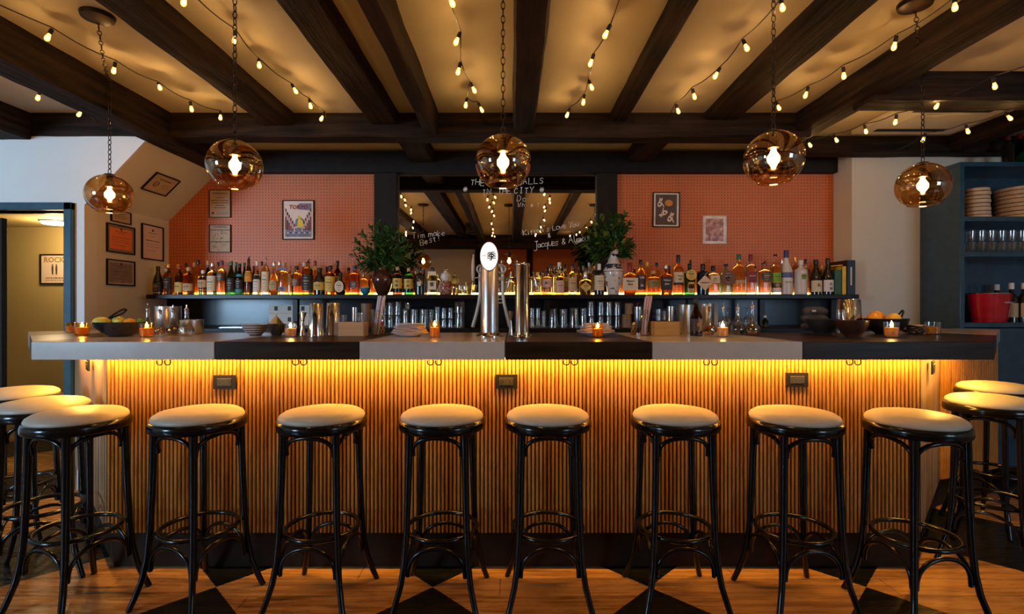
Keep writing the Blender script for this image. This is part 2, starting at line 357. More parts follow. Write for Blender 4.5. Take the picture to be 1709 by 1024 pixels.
BE = [(-3.42, -3.20, 2.335, 3.45, 'ceiling beam over the hallway doorway'), (-2.46, -2.27, 2.325, 4.24, 'long ceiling beam running beside the sloping soffit'),
      (-1.65, -1.455, 2.425, 3.44, 'ceiling beam right of the second hanging globe'), (-.945, -.755, 2.432, 3.44, 'wide ceiling beam left of the narrow slanting pair'),
      (-.585, -.49, 2.368, 3.44, 'narrow ceiling beam with a pale brown side'), (.005, .15, 2.372, 3.44, 'middle ceiling beam right above the beer towers'),
      (.655, .765, 2.452, 3.44, 'narrow ceiling beam above the blue and white vase'), (1.27, 1.50, 2.462, 3.44, 'broad ceiling beam above the right pegboard'),
      (1.885, 2.07, 2.385, 3.95, 'deep ceiling beam slanting down to the right end of the cross beam'), (3.30, 3.43, 2.40, 4.0, 'short ceiling beam over the shelving unit')]
for i, (x0, x1, z0, y1, lb) in enumerate(BE):
    y0 = -.66 if i < 9 else 2.99
    struct('ceiling_beam', hewn(x0, x1, y0, y1, z0, Z1, 'y', 34, .006+.002*(i % 3), i+3), M_beam, 'rough dark timber '+lb, 'beam')
for x0, x1, z0, lb in ((-.86, -.62, 2.40, 'left of the mirror'), (.92, 1.16, 2.40, 'above the right pegboard')):
    struct('ceiling_beam', hewn(x0+.03, x1-.02, 3.56, 4.17, z0, Z1, 'y', 8, .006, int(x0*100)), M_beam, 'short dark beam end behind the cross beam, '+lb, 'beam')
struct('ceiling_beam', hewn(-6.8, 1.99, 3.40, 3.555, 2.352, Z1, 'x', 60, .006, 91), M_beamx, 'long rough dark cross beam spanning the room in front of the back bar', 'beam')
struct('ceiling_beam', hewn(1.985, 5.6, 2.80, 2.985, 2.358, Z1, 'x', 30, .007, 92), M_beamx, 'dark cross beam at the upper right, in front of the air conditioner', 'beam')
struct('ceiling_beam', hewn(2.08, 5.6, 3.86, 4.018, 2.392, Z1, 'x', 30, .007, 93), M_beamx, 'dark cross beam over the shelving unit wall on the right', 'beam')
struct('ceiling_beam', hewn(-6.8, 5.6, -.86, -.66, 2.27, Z1, 'x', 60, .007, 94), M_beamx, 'dark cross beam on the street side, seen in the mirror', 'beam')
struct('ceiling_beam', G().box(-2.3, 2.66, 4.18, 4.245, 2.32, 2.492), M_trimdk, 'smooth dark header board above the pegboards and the mirror', 'beam', bevel=.003)
for x0, x1, lb in ((-1.13, -.945, 'left'), (.70, .862, 'right')):
    struct('trim_post', G().box(x0, x1, 4.19, 4.247, 1.345, 2.32), M_trimdk, 'dark upright post on the %s side of the mirror' % lb, 'post', bevel=.003)
struct('trim_rail', G().box(-2.85, 2.66, 4.225, 4.247, 1.07, 1.31), M_bsplash, 'glossy black panel under the bottle shelf', 'panel', bevel=.002)
# ---- hallway doorway: casing, open door
g = G(); g.box(xd1, xd1+.052, yl-.03, yl+.13, 0, zd+.05); g.box(xd0-.05, xd1+.052, yl-.03, yl+.13, zd, zd+.05); g.box(xd0-.05, xd0, yl-.03, yl+.13, 0, zd+.05)
struct('trim_doorway', g, M_blued, 'glossy blue black casing of the hallway doorway', 'door casing', bevel=.004, smooth=False)
d = thing('door_2', (-3.74, 3.56, 0), 'very dark panelled door standing open in the hallway', 'door'); d['kind'] = 'structure'
G().box(0, .19, 0, .04, .01, 1.84).build('leaf', M_trimdk, d, bevel=.004); 
g = G(); g.lathe([(.0002, 0), (.012, 0), (.01, .03), (.026, .04), (.026, .055), (.0002, .06)], 14, M=Matrix.Translation((.13, 0, .78)) @ Matrix.Rotation(R(90), 4, 'X')); g.build('door_handle', M_steel, d)
d = thing('ceiling_light', (-3.93, 4.40, 1.958), 'round flush light glowing on the hallway ceiling', 'ceiling light')
G().lathe([(.0002, -.03), (.085, -.028), (.10, -.01), (.10, -.002), (.0002, -.001)], 24).build('diffuser', emis('hallway lamp', (1, .78, .45), 9), d)
G().ring((0, 0, -.006), .102, .006, 24).build('rim', M_brush, d)
lamp('hallway_lamp', 'POINT', (-3.93, 4.40, 1.85), 7, (1, .72, .38), .06)

# ================================================================== MIRROR and its writing
mr = thing('wall_mirror', (0, 4.247, 0), 'large wall mirror behind the beer towers, written on in white marker', 'mirror')
G().box(-.945, .70, 0, .006, 1.33, 2.492).build('glass', M_mirror, mr, smooth=False)
ST = {  # stroke letters on a 4 x 6 grid
 'T': [[(0,6),(4,6)],[(2,6),(2,0)]], 'H': [[(0,6),(0,0)],[(4,6),(4,0)],[(0,3),(4,3)]], 'E': [[(4,6),(0,6),(0,0),(4,0)],[(0,3),(3,3)]],
 'B': [[(0,0),(0,6),(3,6),(4,5),(3,3.2),(0,3)],[(3,3.2),(4,1.5),(3,0),(0,0)]], 'A': [[(0,0),(2,6),(4,0)],[(1,2.4),(3,2.4)]], 'L': [[(0,6),(0,0),(4,0)]],
 'S': [[(4,5.2),(2.5,6),(.6,5.3),(.8,3.8),(3.2,2.6),(3.8,1),(2,0),(0,.7)]], 'I': [[(2,6),(2,0)],[(1,6),(3,6)],[(1,0),(3,0)]], 'N': [[(0,0),(0,6),(4,0),(4,6)]],
 'C': [[(4,5),(2,6),(.3,4),(.3,2),(2,0),(4,1)]], 'Y': [[(0,6),(2,3),(4,6)],[(2,3),(1.4,0)]], 'K': [[(0,6),(0,0)],[(4,6),(0,3),(4,0)]],
 'i': [[(2,3.6),(2,0)],[(2,4.8),(2,5.1)]], 't': [[(2,5.2),(2,.4),(3,0)],[(.8,3.6),(3.4,3.6)]], 'e': [[(.4,2),(3.6,2.2),(3,3.6),(1.2,3.6),(.3,2),(1.2,.2),(3.6,.5)]],
 'n': [[(.5,3.6),(.5,0)],[(.5,2.8),(2,3.7),(3.5,3),(3.5,0)]], 's': [[(3.4,3.3),(1.4,3.6),(.9,2.5),(3,1.5),(2.8,.2),(.6,.2)]], 'o': [[(2,3.7),(.4,2.6),(.5,.8),(2,0),(3.6,1),(3.5,2.8),(2,3.7)]],
 'v': [[(.3,3.6),(2,0),(3.8,3.8)]], 'u': [[(.4,3.6),(.6,.6),(2,0),(3.4,.8),(3.5,3.6)],[(3.5,1),(3.8,0)]], 'a': [[(3.4,3.2),(1.6,3.7),(.4,1.8),(1.4,.1),(3.2,1.2),(3.5,3.4),(3.7,0)]],
 'c': [[(3.5,3.1),(1.8,3.7),(.4,2),(1.6,.1),(3.6,.7)]], 'q': [[(3.4,3.2),(1.6,3.7),(.4,1.8),(1.4,.2),(3.3,1.4)],[(3.5,3.5),(3.3,-3)]], 'l': [[(1.6,6),(1.8,.4),(2.8,0)]],
 'x': [[(.4,3.6),(3.6,0)],[(3.7,3.7),(.3,0)]], 'm': [[(.2,3.6),(.2,0)],[(.2,2.9),(1.2,3.6),(2,2.8),(2,0)],[(2,2.8),(3,3.6),(4,2.8),(4,0)]], 'J': [[(1,6),(4,6)],[(2.8,6),(2.6,-1.6),(1.2,-2.6),(.2,-1.2)]],
 'k': [[(.6,6),(.6,0)],[(3.2,3.6),(.7,1.6),(3.4,0)]], 'h': [[(.6,6),(.5,0)],[(.5,2.6),(2,3.7),(3.4,2.8),(3.5,0)]], '!': [[(2,6),(1.8,1.8)],[(1.7,.5),(1.7,.1)]], "'": [[(2,6.4),(1.6,5.2)]], '-': [[(0,3),(4,3)]],
 '&': [[(4,0),(1.2,3.8),(1,5),(2,5.8),(3,5),(2.8,4),(.4,1.8),(.8,.3),(2.2,0),(3.8,2)]], '*': [[(0,3),(4,3)],[(1,5.4),(3,.6)],[(3,5.4),(1,.6)],[(.2,4.2),(.9,3),(.2,1.8)],[(3.8,4.2),(3.1,3),(3.8,1.8)]], 'W': [[(0,6),(1,0),(2,4),(3,0),(4,6)]],
 'D': [[(0,0),(0,6),(2.6,5.6),(4,3),(2.6,.4),(0,0)]], 'O': [[(2,6),(.2,4.2),(.2,1.6),(2,0),(3.8,1.6),(3.8,4.2),(2,6)]]}
def scrawl(name, s, px, py, h, ang, parent, yy=-.0015, adv=1.15, wr=.0026, base=(0, 4.2455)):
    """marker writing: s starts at photo point (px,py), letter height h px"""
    g = G(); k = base[1]/F; x0, z0 = (px-CX)*k, CZ+(CY-py)*k; u = h*k/6; ca, sa = math.cos(R(ang)), math.sin(R(ang)); cx = 0; r = random.Random(len(s)*7+int(px))
    for ch in s:
        if ch == ' ': cx += 3.4; continue
        jx, jy, js = r.uniform(-.25, .25), r.uniform(-.5, .5), r.uniform(.9, 1.12)
        for st in ST[ch]:
            pts = []
            for (a, b) in st:
                a_ = (cx+(a*js)+jx)*u+b*u*.10; b_ = (b*js+jy)*u
                pts.append((x0+a_*ca-b_*sa, yy, z0+a_*sa+b_*ca))
            g.tube(pts, wr, 5)
        cx += 4*adv+.9
    return g.build(name, M_chalk, parent)
scrawl('lettering', 'THE', 785, 308, 9, -3, mr); scrawl('lettering', 'BALLS', 864, 308, 10, 3, mr)
scrawl('lettering', 'IN', 805, 325, 9, 4, mr); scrawl('lettering', 'THE', 831, 323, 8.5, 2, mr); scrawl('lettering', 'CITY', 858, 323, 9.5, 3, mr)
scrawl('lettering', '*', 773, 321, 9, 0, mr); scrawl('lettering', '*', 900, 321, 11, 0, mr)
scrawl('lettering', "Kitten's Love You", 873, 393, 8.5, 10, mr, adv=.78, wr=.0024); scrawl('lettering', '&', 914, 396, 7, 8, mr, wr=.0024)
scrawl('lettering', "Jacques & Alexis", 891, 414, 10.5, 8, mr, adv=.62, wr=.0026); scrawl('lettering', 'oo*', 960, 406, 7, 8, mr, adv=.5, wr=.0022)
scrawl('lettering', "Tim make", 688, 398, 10, 6, mr, adv=.85, wr=.0022); scrawl('lettering', "Best!", 702, 409, 9.5, 14, mr, adv=.9, wr=.0024)
scrawl('lettering', "Do", 863, 336, 9, 0, mr, wr=.0018); scrawl('lettering', "Wh  e !", 864, 345, 7, 0, mr, wr=.0018)

# ================================================================== THE BAR
HT = 1.07; TH = .078
ins = lambda p, q, t: (p[0]+(q[0]-p[0])*t, p[1]+(q[1]-p[1])*t)
ct = thing('bar_countertop', (0, 2.5, 0), 'long bar countertop of alternating white and black slabs with angled ends', 'countertop')
xs = [-2.077, -1.285, -.659, -.030, .607, 1.257, 2.085]
fy_, by_ = 2.21, 3.0
lbls = ['white slab at the left end', 'black slab', 'white slab', 'black slab', 'white slab', 'black slab at the right end']
for i in range(6):
    x0, x1 = xs[i], xs[i+1]; bx0 = x0*.97 if 0 < i else -2.0; bx1 = x1*.97 if i < 5 else 2.01
    poly = [(x0, fy_), (x1-.0015, fy_), (bx1-.0015, by_), (bx0, by_)]
    o = G().prism([(x, y-2.5) for x, y in poly], HT-TH, HT).build('slab', M_slabw if i % 2 == 0 else M_slabb, ct, bevel=.0025, smooth=False); o['label'] = lbls[i]
# angled wings: inner (bar side) and outer edges
def wing(s, A, B, a, b, m):
    """wing quad: outer edge A-B, inner edge a-b, mirrored by s, cut into alternating slabs"""
    n = len(m)
    for i in range(n):
        t0, t1 = i/n+(.002 if i else .002), (i+1)/n
        q = [ins(A, B, t0), ins(A, B, t1), ins(a, b, t1), ins(a, b, t0)]
        G().prism([(x, y-2.5) for x, y in (q if s > 0 else q[::-1])], HT-TH, HT).build('slab', M_slabw if m[i] else M_slabb, ct, bevel=.0025, smooth=False)
wing(1, (-2.077, 2.213), (-2.95, 3.12), (-2.0, 3.003), (-2.517, 3.536), [0, 1])
wing(-1, (2.085, 2.213), (3.08, 3.24), (2.01, 3.003), (2.70, 3.59), [0, 1])
G().prism([(x, y-2.5) for x, y in [(3.084, 3.245), (3.30, 3.46), (3.20, 3.594), (2.704, 3.594)]], HT-TH, HT).build('slab', M_slabw, ct, bevel=.0025, smooth=False)
bb = thing('reeded_bar', (0, 2.5, 0), 'bar front of vertical oak reeds on a dark kickboard', 'bar front')
def reeds(g, P, Q, z0, z1, pitch=.0182):
    P = Vector((*P, 0)); Q = Vector((*Q, 0)); L = (Q-P).length; n = int(L/pitch); t = (Q-P)/L; nn = Vector((t.y, -t.x, 0)); r = pitch*.5; vs = []; fs = []
    K = 5
    for i in range(n):
        c = P+t*(i+.5)*L/n
        for k in range(K+1):
            a = PI*k/K; p = c-t*math.cos(a)*r*.78+nn*math.sin(a)*r*1.05
            vs += [(p.x, p.y-2.5, z0), (p.x, p.y-2.5, z1)]
    m = 2*(K+1)
    for i in range(n):
        for k in range(K): b = i*m+2*k; fs.append((b, b+2, b+3, b+1))
        fs.append(tuple([i*m+2*k+1 for k in range(K+1)])); fs.append(tuple([i*m+2*k for k in range(K+1)]))
    g.add(vs, fs)
zb = .172
g = G(); reeds(g, (-1.885, 2.385), (1.90, 2.385), zb, HT-TH-.004); g.box(-1.885, 1.90, 2.3855-2.5, 2.41-2.5, zb, HT-TH-.004, m=1)
g.build('reeded_panel', [M_reed, M_reedbk], bb, ang=60)
g = G(); g.prism([(x, y-2.5) for x, y in [(-1.89, 2.385), (-1.888, 2.41), (-2.87, 3.395), (-2.89, 3.385)]], zb, HT-TH-.004); g.build('side_panel', M_sidep, bb, smooth=False)
g = G(); g.prism([(x, y-2.5) for x, y in [(1.905, 2.385), (2.60, 3.11), (2.585, 3.13), (1.903, 2.41)]], zb, HT-TH-.004); g.build('side_panel', M_sidep, bb, smooth=False)
g = G(); reeds(g, (2.605, 3.115), (3.165, 3.34), zb, HT-TH-.004); g.prism([(x, y-2.5) for x, y in [(2.605, 3.12), (3.165, 3.345), (3.16, 3.36), (2.6, 3.14)]], zb, HT-TH-.004); g.build('reeded_panel', [M_reed, M_reedbk], bb, ang=60)
g = G(); g.box(-1.87, 1.885, 2.405-2.5, 2.43-2.5, .002, zb-.001)
g.prism([(x, y-2.5) for x, y in [(-1.87, 2.405), (-1.87, 2.43), (-2.86, 3.40), (-2.875, 3.39)]], .002, zb-.001); g.prism([(x, y-2.5) for x, y in [(1.885, 2.405), (2.58, 3.13), (2.565, 3.15), (1.885, 2.43)]], .002, zb-.001)
g.prism([(x, y-2.5) for x, y in [(2.58, 3.13), (3.15, 3.36), (3.145, 3.375), (2.57, 3.15)]], .002, zb-.001)
g.build('kickboard', M_kick, bb, smooth=False)
G().box(-1.9, 1.9, 2.325-2.5, 2.345-2.5, .984, .9895).build('light_strip', emis('led tape', LED, 6), bb, smooth=False)
# inner ledge and bar-side worktop
G().box(-1.75, 1.75, 3.01-2.5, 3.2-2.5, .90, 1.035).build('drip_ledge', M_brush, bb, bevel=.003, smooth=False)
# power outlets
def outlet(loc, rz, label):
    t = thing('power_outlet', loc, label, 'outlet', 'black power outlets on the bar front', rz)
    G().box(-.052, .052, -.008, 0, -.033, .033).build('cover_plate', M_blk, t, bevel=.0015)
    g = G().box(-.033, .033, -.0105, -.0078, -.017, .017); f = g.build('socket', plain('outlet face', (.03, .027, .024), .25), t, bevel=.0008)
    g = G()
    for sx in (-.02, .02):
        for q in (-.004, .004): g.box(sx+q-.0008, sx+q+.0008, -.0112, -.0104, -.004, .005)
        g.lathe([(.0002, 0), (.0022, .0006)], 8, M=Matrix.Translation((sx, -.0104, -.010)) @ Matrix.Rotation(R(90), 4, 'X'))
    g.build('slots', M_brass, f)
for px, py, lb in ((376, 637, 'left-hand one, below the black slab'), (845, 636, 'middle one, below a white slab'), (1329, 633, 'right-hand one, below the slab joint')):
    outlet(at(px, py, 2.375), 0, 'black power outlet on the reeded bar front, '+lb)
outlet((-2.25, 2.72, .977-.06), R(-45), 'black power outlet on the plain left side panel of the bar')
outlet((2.13, 2.595, .975-.06), R(46), 'black power outlet on the plain right side panel of the bar')
# double bag hooks under the counter
hk = None; HKL = ['first', 'second', 'third', 'fourth', 'fifth', 'sixth']
for i, px in enumerate((273, 500, 725, 952, 1186, 1425)):
    p = at(px, 600, 2.30)
    if hk is None:
        hk = thing('bag_hook', (0, 0, 0), '', 'hook', 'double bag hooks under the counter')
        for s in (-1, 1):
            g = G(); g.tube([(s*.018+.014*math.cos(a), 0, -.018+.014*math.sin(a)) for a in [R(150+ (240*k/12)) for k in range(13)]] + [(s*.018+.012, 0, .0)], .0028, 6); g.build('hook', M_blk, hk)
        G().box(-.03, .03, -.008, .008, -.004, .001).build('plate', M_iron, hk)
        o = hk
    else: o = copy_tree(hk)
    o.location = (p.x, 2.30, .991); o['label'] = 'dark double bag hook under the bar counter, %s from the left' % HKL[i]

# ================================================================== STOOLS
def make_stool():
    t = thing('bar_stool', (0, 0, 0), '', 'bar stool', 'bentwood stools around the bar')
    prof = [(.0002, .752), (.166, .752), (.171, .757), (.172, .764), (.167, .774), (.150, .785), (.110, .793), (.05, .797), (.0002, .798)]
    G().lathe(prof, 48).build('cushion', M_leather, t, ang=80)
    prof = [(.10, .716), (.172, .714), (.179, .718), (.182, .726), (.182, .742), (.179, .752), (.172, .757), (.10, .756)]
    g = G(); g.lathe([(.0002, .716)]+prof[1:]+[(.0002, .7515)][:0], 48); g.build('seat_rim', M_lacq, t)
    LG = [(.157, .722), (.160, .60), (.165, .45), (.172, .30), (.181, .20), (.197, .12), (.222, .05), (.243, .0)]
    for k in range(4):
        a = PI/4+k*PI/2
        pts = []; rs = []
        for i in range(len(LG)-1):
            for q in range(4):
                u = q/4; r = LG[i][0]*(1-u)+LG[i+1][0]*u; z = LG[i][1]*(1-u)+LG[i+1][1]*u; pts.append((r*math.cos(a), r*math.sin(a), z)); rs.append(.0155-.004*(1-z/.72) if z > 0 else .011)
        pts.append((LG[-1][0]*math.cos(a), LG[-1][0]*math.sin(a), 0.002)); rs.append(.0112)
        G().tube(pts, rs, 12).build('leg', M_lacq, t, ang=70)
    G().ring((0, 0, .30), .146, .0095, 48, 10).build('footrest_ring', M_lacq, t, ang=80)
    for k in range(4):                                      # bentwood bows between neighbouring legs, above and below
        a = PI/4+k*PI/2; b = a+PI/2
        for z0, z1, rr, nm in ((.625, .700, .148, 'seat_brace'), (.150, .262, .176, 'foot_brace')):
            A = Vector((rr*math.cos(a), rr*math.sin(a), 0)); B = Vector((rr*math.cos(b), rr*math.sin(b), 0)); pts = []
            for i in range(17):
                w = PI*i/16; u = .5-.5*math.cos(w); u = .04+.92*u; P = A.lerp(B, u); s_ = math.sin(w)
                bul = P.normalized()*(.020*s_) if nm == 'seat_brace' else -P.normalized()*(.0*s_)
                P = P+bul; P.z = z0+(z1-z0)*(s_**.75); pts.append(P)
            G().tube(pts, .0085, 8).build(nm, M_lacq, t, ang=80)
    return t
SL = ['first from the left in the front row', 'second from the left in the front row', 'third from the left in the front row', 'fourth from the left in the front row',
      'fifth from the left in the front row', 'sixth from the left in the front row', 'seventh from the left in the front row', 'last stool at the right end of the front row']
SP = [(131, 2.13, -18), (332, 2.15, -20), (538, 2.15, -6), (738, 2.15, -3), (914, 2.15, 0), (1126, 2.15, 1), (1325, 2.13, 4), (1527, 2.07, 6)]
st0 = make_stool()
for i, (px, d, rz) in enumerate(SP):
    o = st0 if i == 0 else copy_tree(st0)
    o.location = (PX(px, d), d, 0); o.rotation_euler.z = R(rz); o['label'] = 'black bentwood stool, cream seat, ' + SL[i]
for (x, d, rz, lb) in ((-2.17, 2.37, 30, 'middle one of the three crowded at the left wing'), (-2.60, 2.69, 20, 'rearmost of the three at the left wing'),
                       (2.30, 2.46, 40, 'nearer one at the right wing'), (2.72, 2.88, 15, 'farther one at the right wing')):
    o = copy_tree(st0); o.location = (x, d, 0); o.rotation_euler.z = R(rz); o['label'] = 'black bentwood stool, cream seat, ' + lb
# ================================================================== PENDANTS AND STRING LIGHTS
def chain(g, pts, link=.034, r=.0026):
    P = [Vector(p) for p in pts]; k = 0; carry = 0
    for a, b in zip(P, P[1:]):
        L = (b-a).length; t = (b-a)/L; n = max(1, int(L/(link*.78)))
        for i in range(n):
            c = a.lerp(b, (i+.5)/n); q = t.to_track_quat('Z', 'X').to_matrix().to_4x4(); Mx = Matrix.Translation(c) @ q @ Matrix.Rotation(PI/2*(k % 2), 4, 'Z') @ Matrix.Rotation(PI/2, 4, 'X')
            g.ring((0, 0, 0), link*.38, r, 10, 5, M=Mx, sx=.62, sy=1.22); k += 1
def pendant(px, py, d, dia, label, swag=None):
    X = PX(px, d); Z = PZ(py, d); t = thing('pendant_lamp', (X, d, Z), label, 'pendant lamp', 'amber glass globes hanging on chains')
    r = dia/2; prof = []
    for i in range(25):
        a = R(8)+(PI-R(8)-R(34))*i/24; prof.append((r*math.sin(a), r*math.cos(a)*.97))
    g = G(); g.lathe(prof+[(prof[-1][0]*.93, prof[-1][1]+.004)]+[(q[0]-.003, q[1]) for q in reversed(prof[:-1])], 48)
    # open ring top and bottom: drop the end caps that lathe adds
    g.f = [f for f in g.f if len(f) == 4]; g.m = g.m[:len(g.f)]
    g.build('glass_globe', M_amberg, t, ang=80)
    G().ring((0, 0, prof[-1][1]), prof[-1][0]*.98, .0025, 40, 8).build('rim', M_ambcup, t)
    G().lathe([(.0002, r*1.03), (.012, r*1.03), (.026, r*.985), (.026, r*.955), (.016, r*.94), (.014, r*.66), (.021, r*.62), (.021, r*.38), (.0002, r*.38)], 20).build('socket', M_iron, t)
    br = r*.19
    b = G().lathe([(.0002, r*.40), (br*.45, r*.39), (br*.40, r*.30), (br*.62, r*.20), (br*1.05, r*.08), (br*1.1, r*.0), (br*.9, -r*.12), (br*.45, -r*.19), (.0002, -r*.205)], 18).build('bulb', M_bulbbig, t, ang=80)
    g = G(); top = ZC-Z
    if swag:
        cx, cyy = swag; hz = top-.03 if X < 0 else top-.03
        chain(g, [(0, 0, r*1.02), (0, 0, hz)]); n = 10; pts = []
        for i in range(n+1):
            u = i/n; pts.append(((cx-X)*u, (cyy-d)*u, hz+.0*u-.05*math.sin(PI*u)*(1) + (top-.02-hz)*u))
        chain(g, pts); g.tube([(0, 0, hz-.01), (.0, 0, top)], .003, 6); kx, ky = cx-X, cyy-d
    else: chain(g, [(0, 0, r*1.02), (0, 0, top-.02)]); kx = ky = 0
    g.build('chain', M_iron, t, ang=80)
    G().lathe([(.0002, top-.026), (.03, top-.026), (.062, top-.018), (.066, top-.004), (.066, top-.0005), (.0002, top-.0005)], 28, c=(kx, ky, 0)).build('canopy', M_iron, t)
pendant(183, 325, 2.87, .232, 'amber glass globe lamp hanging lowest, over the fruit bowl at the left', (-1.83, 2.26))
pendant(392, 276, 2.06, .209, 'amber glass globe lamp hanging in front of the left pegboard')
pendant(839.5, 271, 2.04, .2245, 'amber glass globe lamp hanging in front of the mirror')
pendant(1291, 265, 2.04, .2256, 'amber glass globe lamp hanging in front of the right pegboard')
pendant(1540, 310, 2.63, .240, 'amber glass globe lamp hanging beside the shelving unit at the right', (1.71, 2.17))
STR = [('between the two leftmost beams', 2.36, [(-30, 105), (67, 164), (140, 193)], (165, 202)),
       ('passing the leftmost globe lamp', 2.40, [(88, 66), (193, 118), (264, 152), (317, 181), (368, 198)], (383, 193)),
       ('passing the second globe lamp', 2.40, [(312, 3), (393, 68), (432, 114), (486, 154), (516, 178), (542, 199)], (548, 196)),
       ('just left of the middle globe lamp', 2.38, [(746, 5), (769, 71), (769, 119), (784, 151), (779, 177), (797, 184)], (812, 186)),
       ('just right of the middle globe lamp', 2.39, [(1020, 58), (992, 105), (982, 148), (976, 170), (952, 192)], (935, 186)),
       ('passing the fourth globe lamp', 2.39, [(1303, 20), (1239, 83), (1203, 127), (1155, 161), (1127, 186)], (1108, 192)),
       ('running along the deep slanting beam', 2.38, [(1593, 17), (1497, 76), (1407, 126), (1350, 158), (1295, 183)], (1280, 186)),
       ('crossing in front of the air conditioner', 2.33, [(1657, 144), (1571, 179), (1497, 203), (1442, 220), (1391, 236), (1346, 244)], (1335, 243)),
       ('shortest one, above the fifth globe lamp', 2.30, [(1676, 201), (1611, 220), (1545, 235)], (1500, 246))]
for si, (lb, z, pts, end) in enumerate(STR):
    W_ = []
    for (px, py) in pts:
        d = (z-CZ)*F/(CY-py); W_.append(Vector((PX(px, d), d, z)))
    e = Vector((PX(end[0], 3.38 if si not in (7, 8) else 3.7), 3.38 if si not in (7, 8) else 3.7, 2.43 if si not in (7, 8) else 2.36))
    # the string carries on over the room to the street-side beam
    back = []; p0 = W_[0]; r = random.Random(si); tgt = {0: -3.0, 1: -2.3, 2: -1.9, 3: -.34, 4: .42, 5: 1.0, 6: 1.75, 7: 3.2, 8: 3.6}[si]
    n = 5
    for k in range(1, n+1):
        u = k/(n+.6); y = p0.y+(-.60-p0.y)*u; back.append(Vector((p0.x+(tgt-p0.x)*u+r.uniform(-.03, .03), y, z-.07*math.sin(PI*u)+.08*u)))
    allp = list(reversed(back))+W_
    t = thing('string_light', (allp[0].x, allp[0].y, allp[0].z), 'dark cable of small glowing bulbs '+lb, 'string lights', 'string lights under the ceiling')
    o0 = allp[0]; g = G(); wire = [Vector((tgt, -.61, 2.44))]+[p+Vector((0, 0, .052)) for p in allp]+[e]
    wp = []
    for a, b in zip(wire, wire[1:]):
        for q in range(6): u = q/6; P = a.lerp(b, u); P.z -= .012*math.sin(PI*u); wp.append(P-o0)
    wp.append(wire[-1]-o0); g.tube(wp, .0026, 5); g.build('cable', M_cable, t)
    for k, p in enumerate(allp):
        tl = Matrix.Rotation(R(r.uniform(-32, 32)), 4, 'Y') @ Matrix.Rotation(R(r.uniform(-25, 25)), 4, 'X'); ctr = Matrix.Translation(p-o0+Vector((0, 0, .05))) @ tl @ Matrix.Translation((0, 0, -.05))
        s_ = G().lathe([(.0002, .045), (.006, .045), (.0085, .039), (.0085, .018), (.0002, .018)], 12, M=ctr).build('socket', M_cable, t)
        G().lathe([(.0002, .0175), (.006, .0175), (.007, .012), (.0096, .003), (.0106, -.004), (.009, -.012), (.0035, -.0165), (.0002, -.0172)], 12, M=ctr).lathe([(.0002, .0085), (.0036, .0055), (.0046, .0), (.0040, -.0060), (.0002, -.0085)], 8, M=ctr, m=1).build('bulb', [M_bulb, M_fil], s_, ang=80)
# black loudspeaker and air conditioner under the ceiling
t = thing('loudspeaker', (-.62, .62, 2.425), 'black loudspeaker under the ceiling, seen in the mirror', 'loudspeaker')
G().box(-.08, .08, -.06, .06, -.08, .08).build('cabinet', M_blk, t, bevel=.01); G().box(-.07, .07, .061, .066, -.07, .07).build('grille', plain('speaker cloth', (.03, .028, .026), .8), t)
t = thing('air_conditioner', (2.83, 3.46, ZC), 'white ceiling air conditioner cassette at the upper right', 'air conditioner')
G().box(-.36, .36, -.27, .27, -.035, -.001).build('panel', M_white, t, bevel=.008); g = G()
for y0 in (-.21, .15): g.box(-.25, .25, y0, y0+.05, -.037, -.0345)
g.build('vent', M_blk, t, smooth=False); G().box(-.18, .18, -.11, .11, -.040, -.0345).build('grille', M_white, t, bevel=.002)

# ================================================================== FRAMED THINGS ON THE WALLS
def frame(loc, rot, w, h, label, cat, fr=.010, mat=0., fcol=None, paper=None, art=None, dep=.014, group=None, group_z=0.):
    """a frame hung flat on a wall: local x right, z up, y into the wall"""
    t = thing('framed_picture' if cat == 'picture' else 'framed_certificate' if cat == 'certificate' else 'framed_notice', loc, label, cat, group); t.rotation_euler = rot
    fm = fcol or M_blk; g = G(); W2, H2 = w/2, h/2
    g.box(-W2, W2, -dep, 0, H2-fr, H2).box(-W2, W2, -dep, 0, -H2, -H2+fr).box(-W2, -W2+fr, -dep, 0, -H2+fr, H2-fr).box(W2-fr, W2, -dep, 0, -H2+fr, H2-fr)
    g.build('frame', fm, t, bevel=.0015, smooth=False)
    G().box(-W2+fr, W2-fr, -.006, -.001, -H2+fr, H2-fr).build('print', paper or M_paperw, t, smooth=False)
    if art: art(t, w-2*fr, h-2*fr)
    return t
YA = -.0068
def flat(g, pts, y=YA, m=0): g.add([(x, y, z) for x, z in pts], [tuple(range(len(pts)))], m)
def lines(t, rows, w, mat, y=YA):
    g = G()
    for (z, half, th, cx) in rows:
        x = -half
        r = random.Random(int(z*9999))
        while x < half:
            q = r.uniform(.006, .018)*w/.15; x2 = min(x+q, half); flat(g, [(cx+x, z-th), (cx+x2, z-th), (cx+x2, z+th), (cx+x, z+th)], y); x = x2+.0035*w/.15
    return g.build('printed_lines', mat, t, smooth=False)
M_ink = plain('printed ink', (.06, .045, .04), .7); M_tan = plain('tan notice paper', (.50, .34, .20), .6, var=.05); M_pinkp = plain('pale pink paper', (.70, .50, .44), .6, var=.03)
M_orgp = plain('orange certificate paper', (.80, .20, .06), .6, var=.04); M_grmat = plain('grey brown mat board', (.24, .17, .13), .7); M_grayp = plain('grey certificate paper', (.42, .34, .32), .6)
yp = YW-.0122
def pegpic(x0, y0, x1, y1): 
    d = yp; return (PX((x0+x1)/2, d), yp, PZ((y0+y1)/2, d)), (x1-x0)*d/F, (y1-y0)*d/F
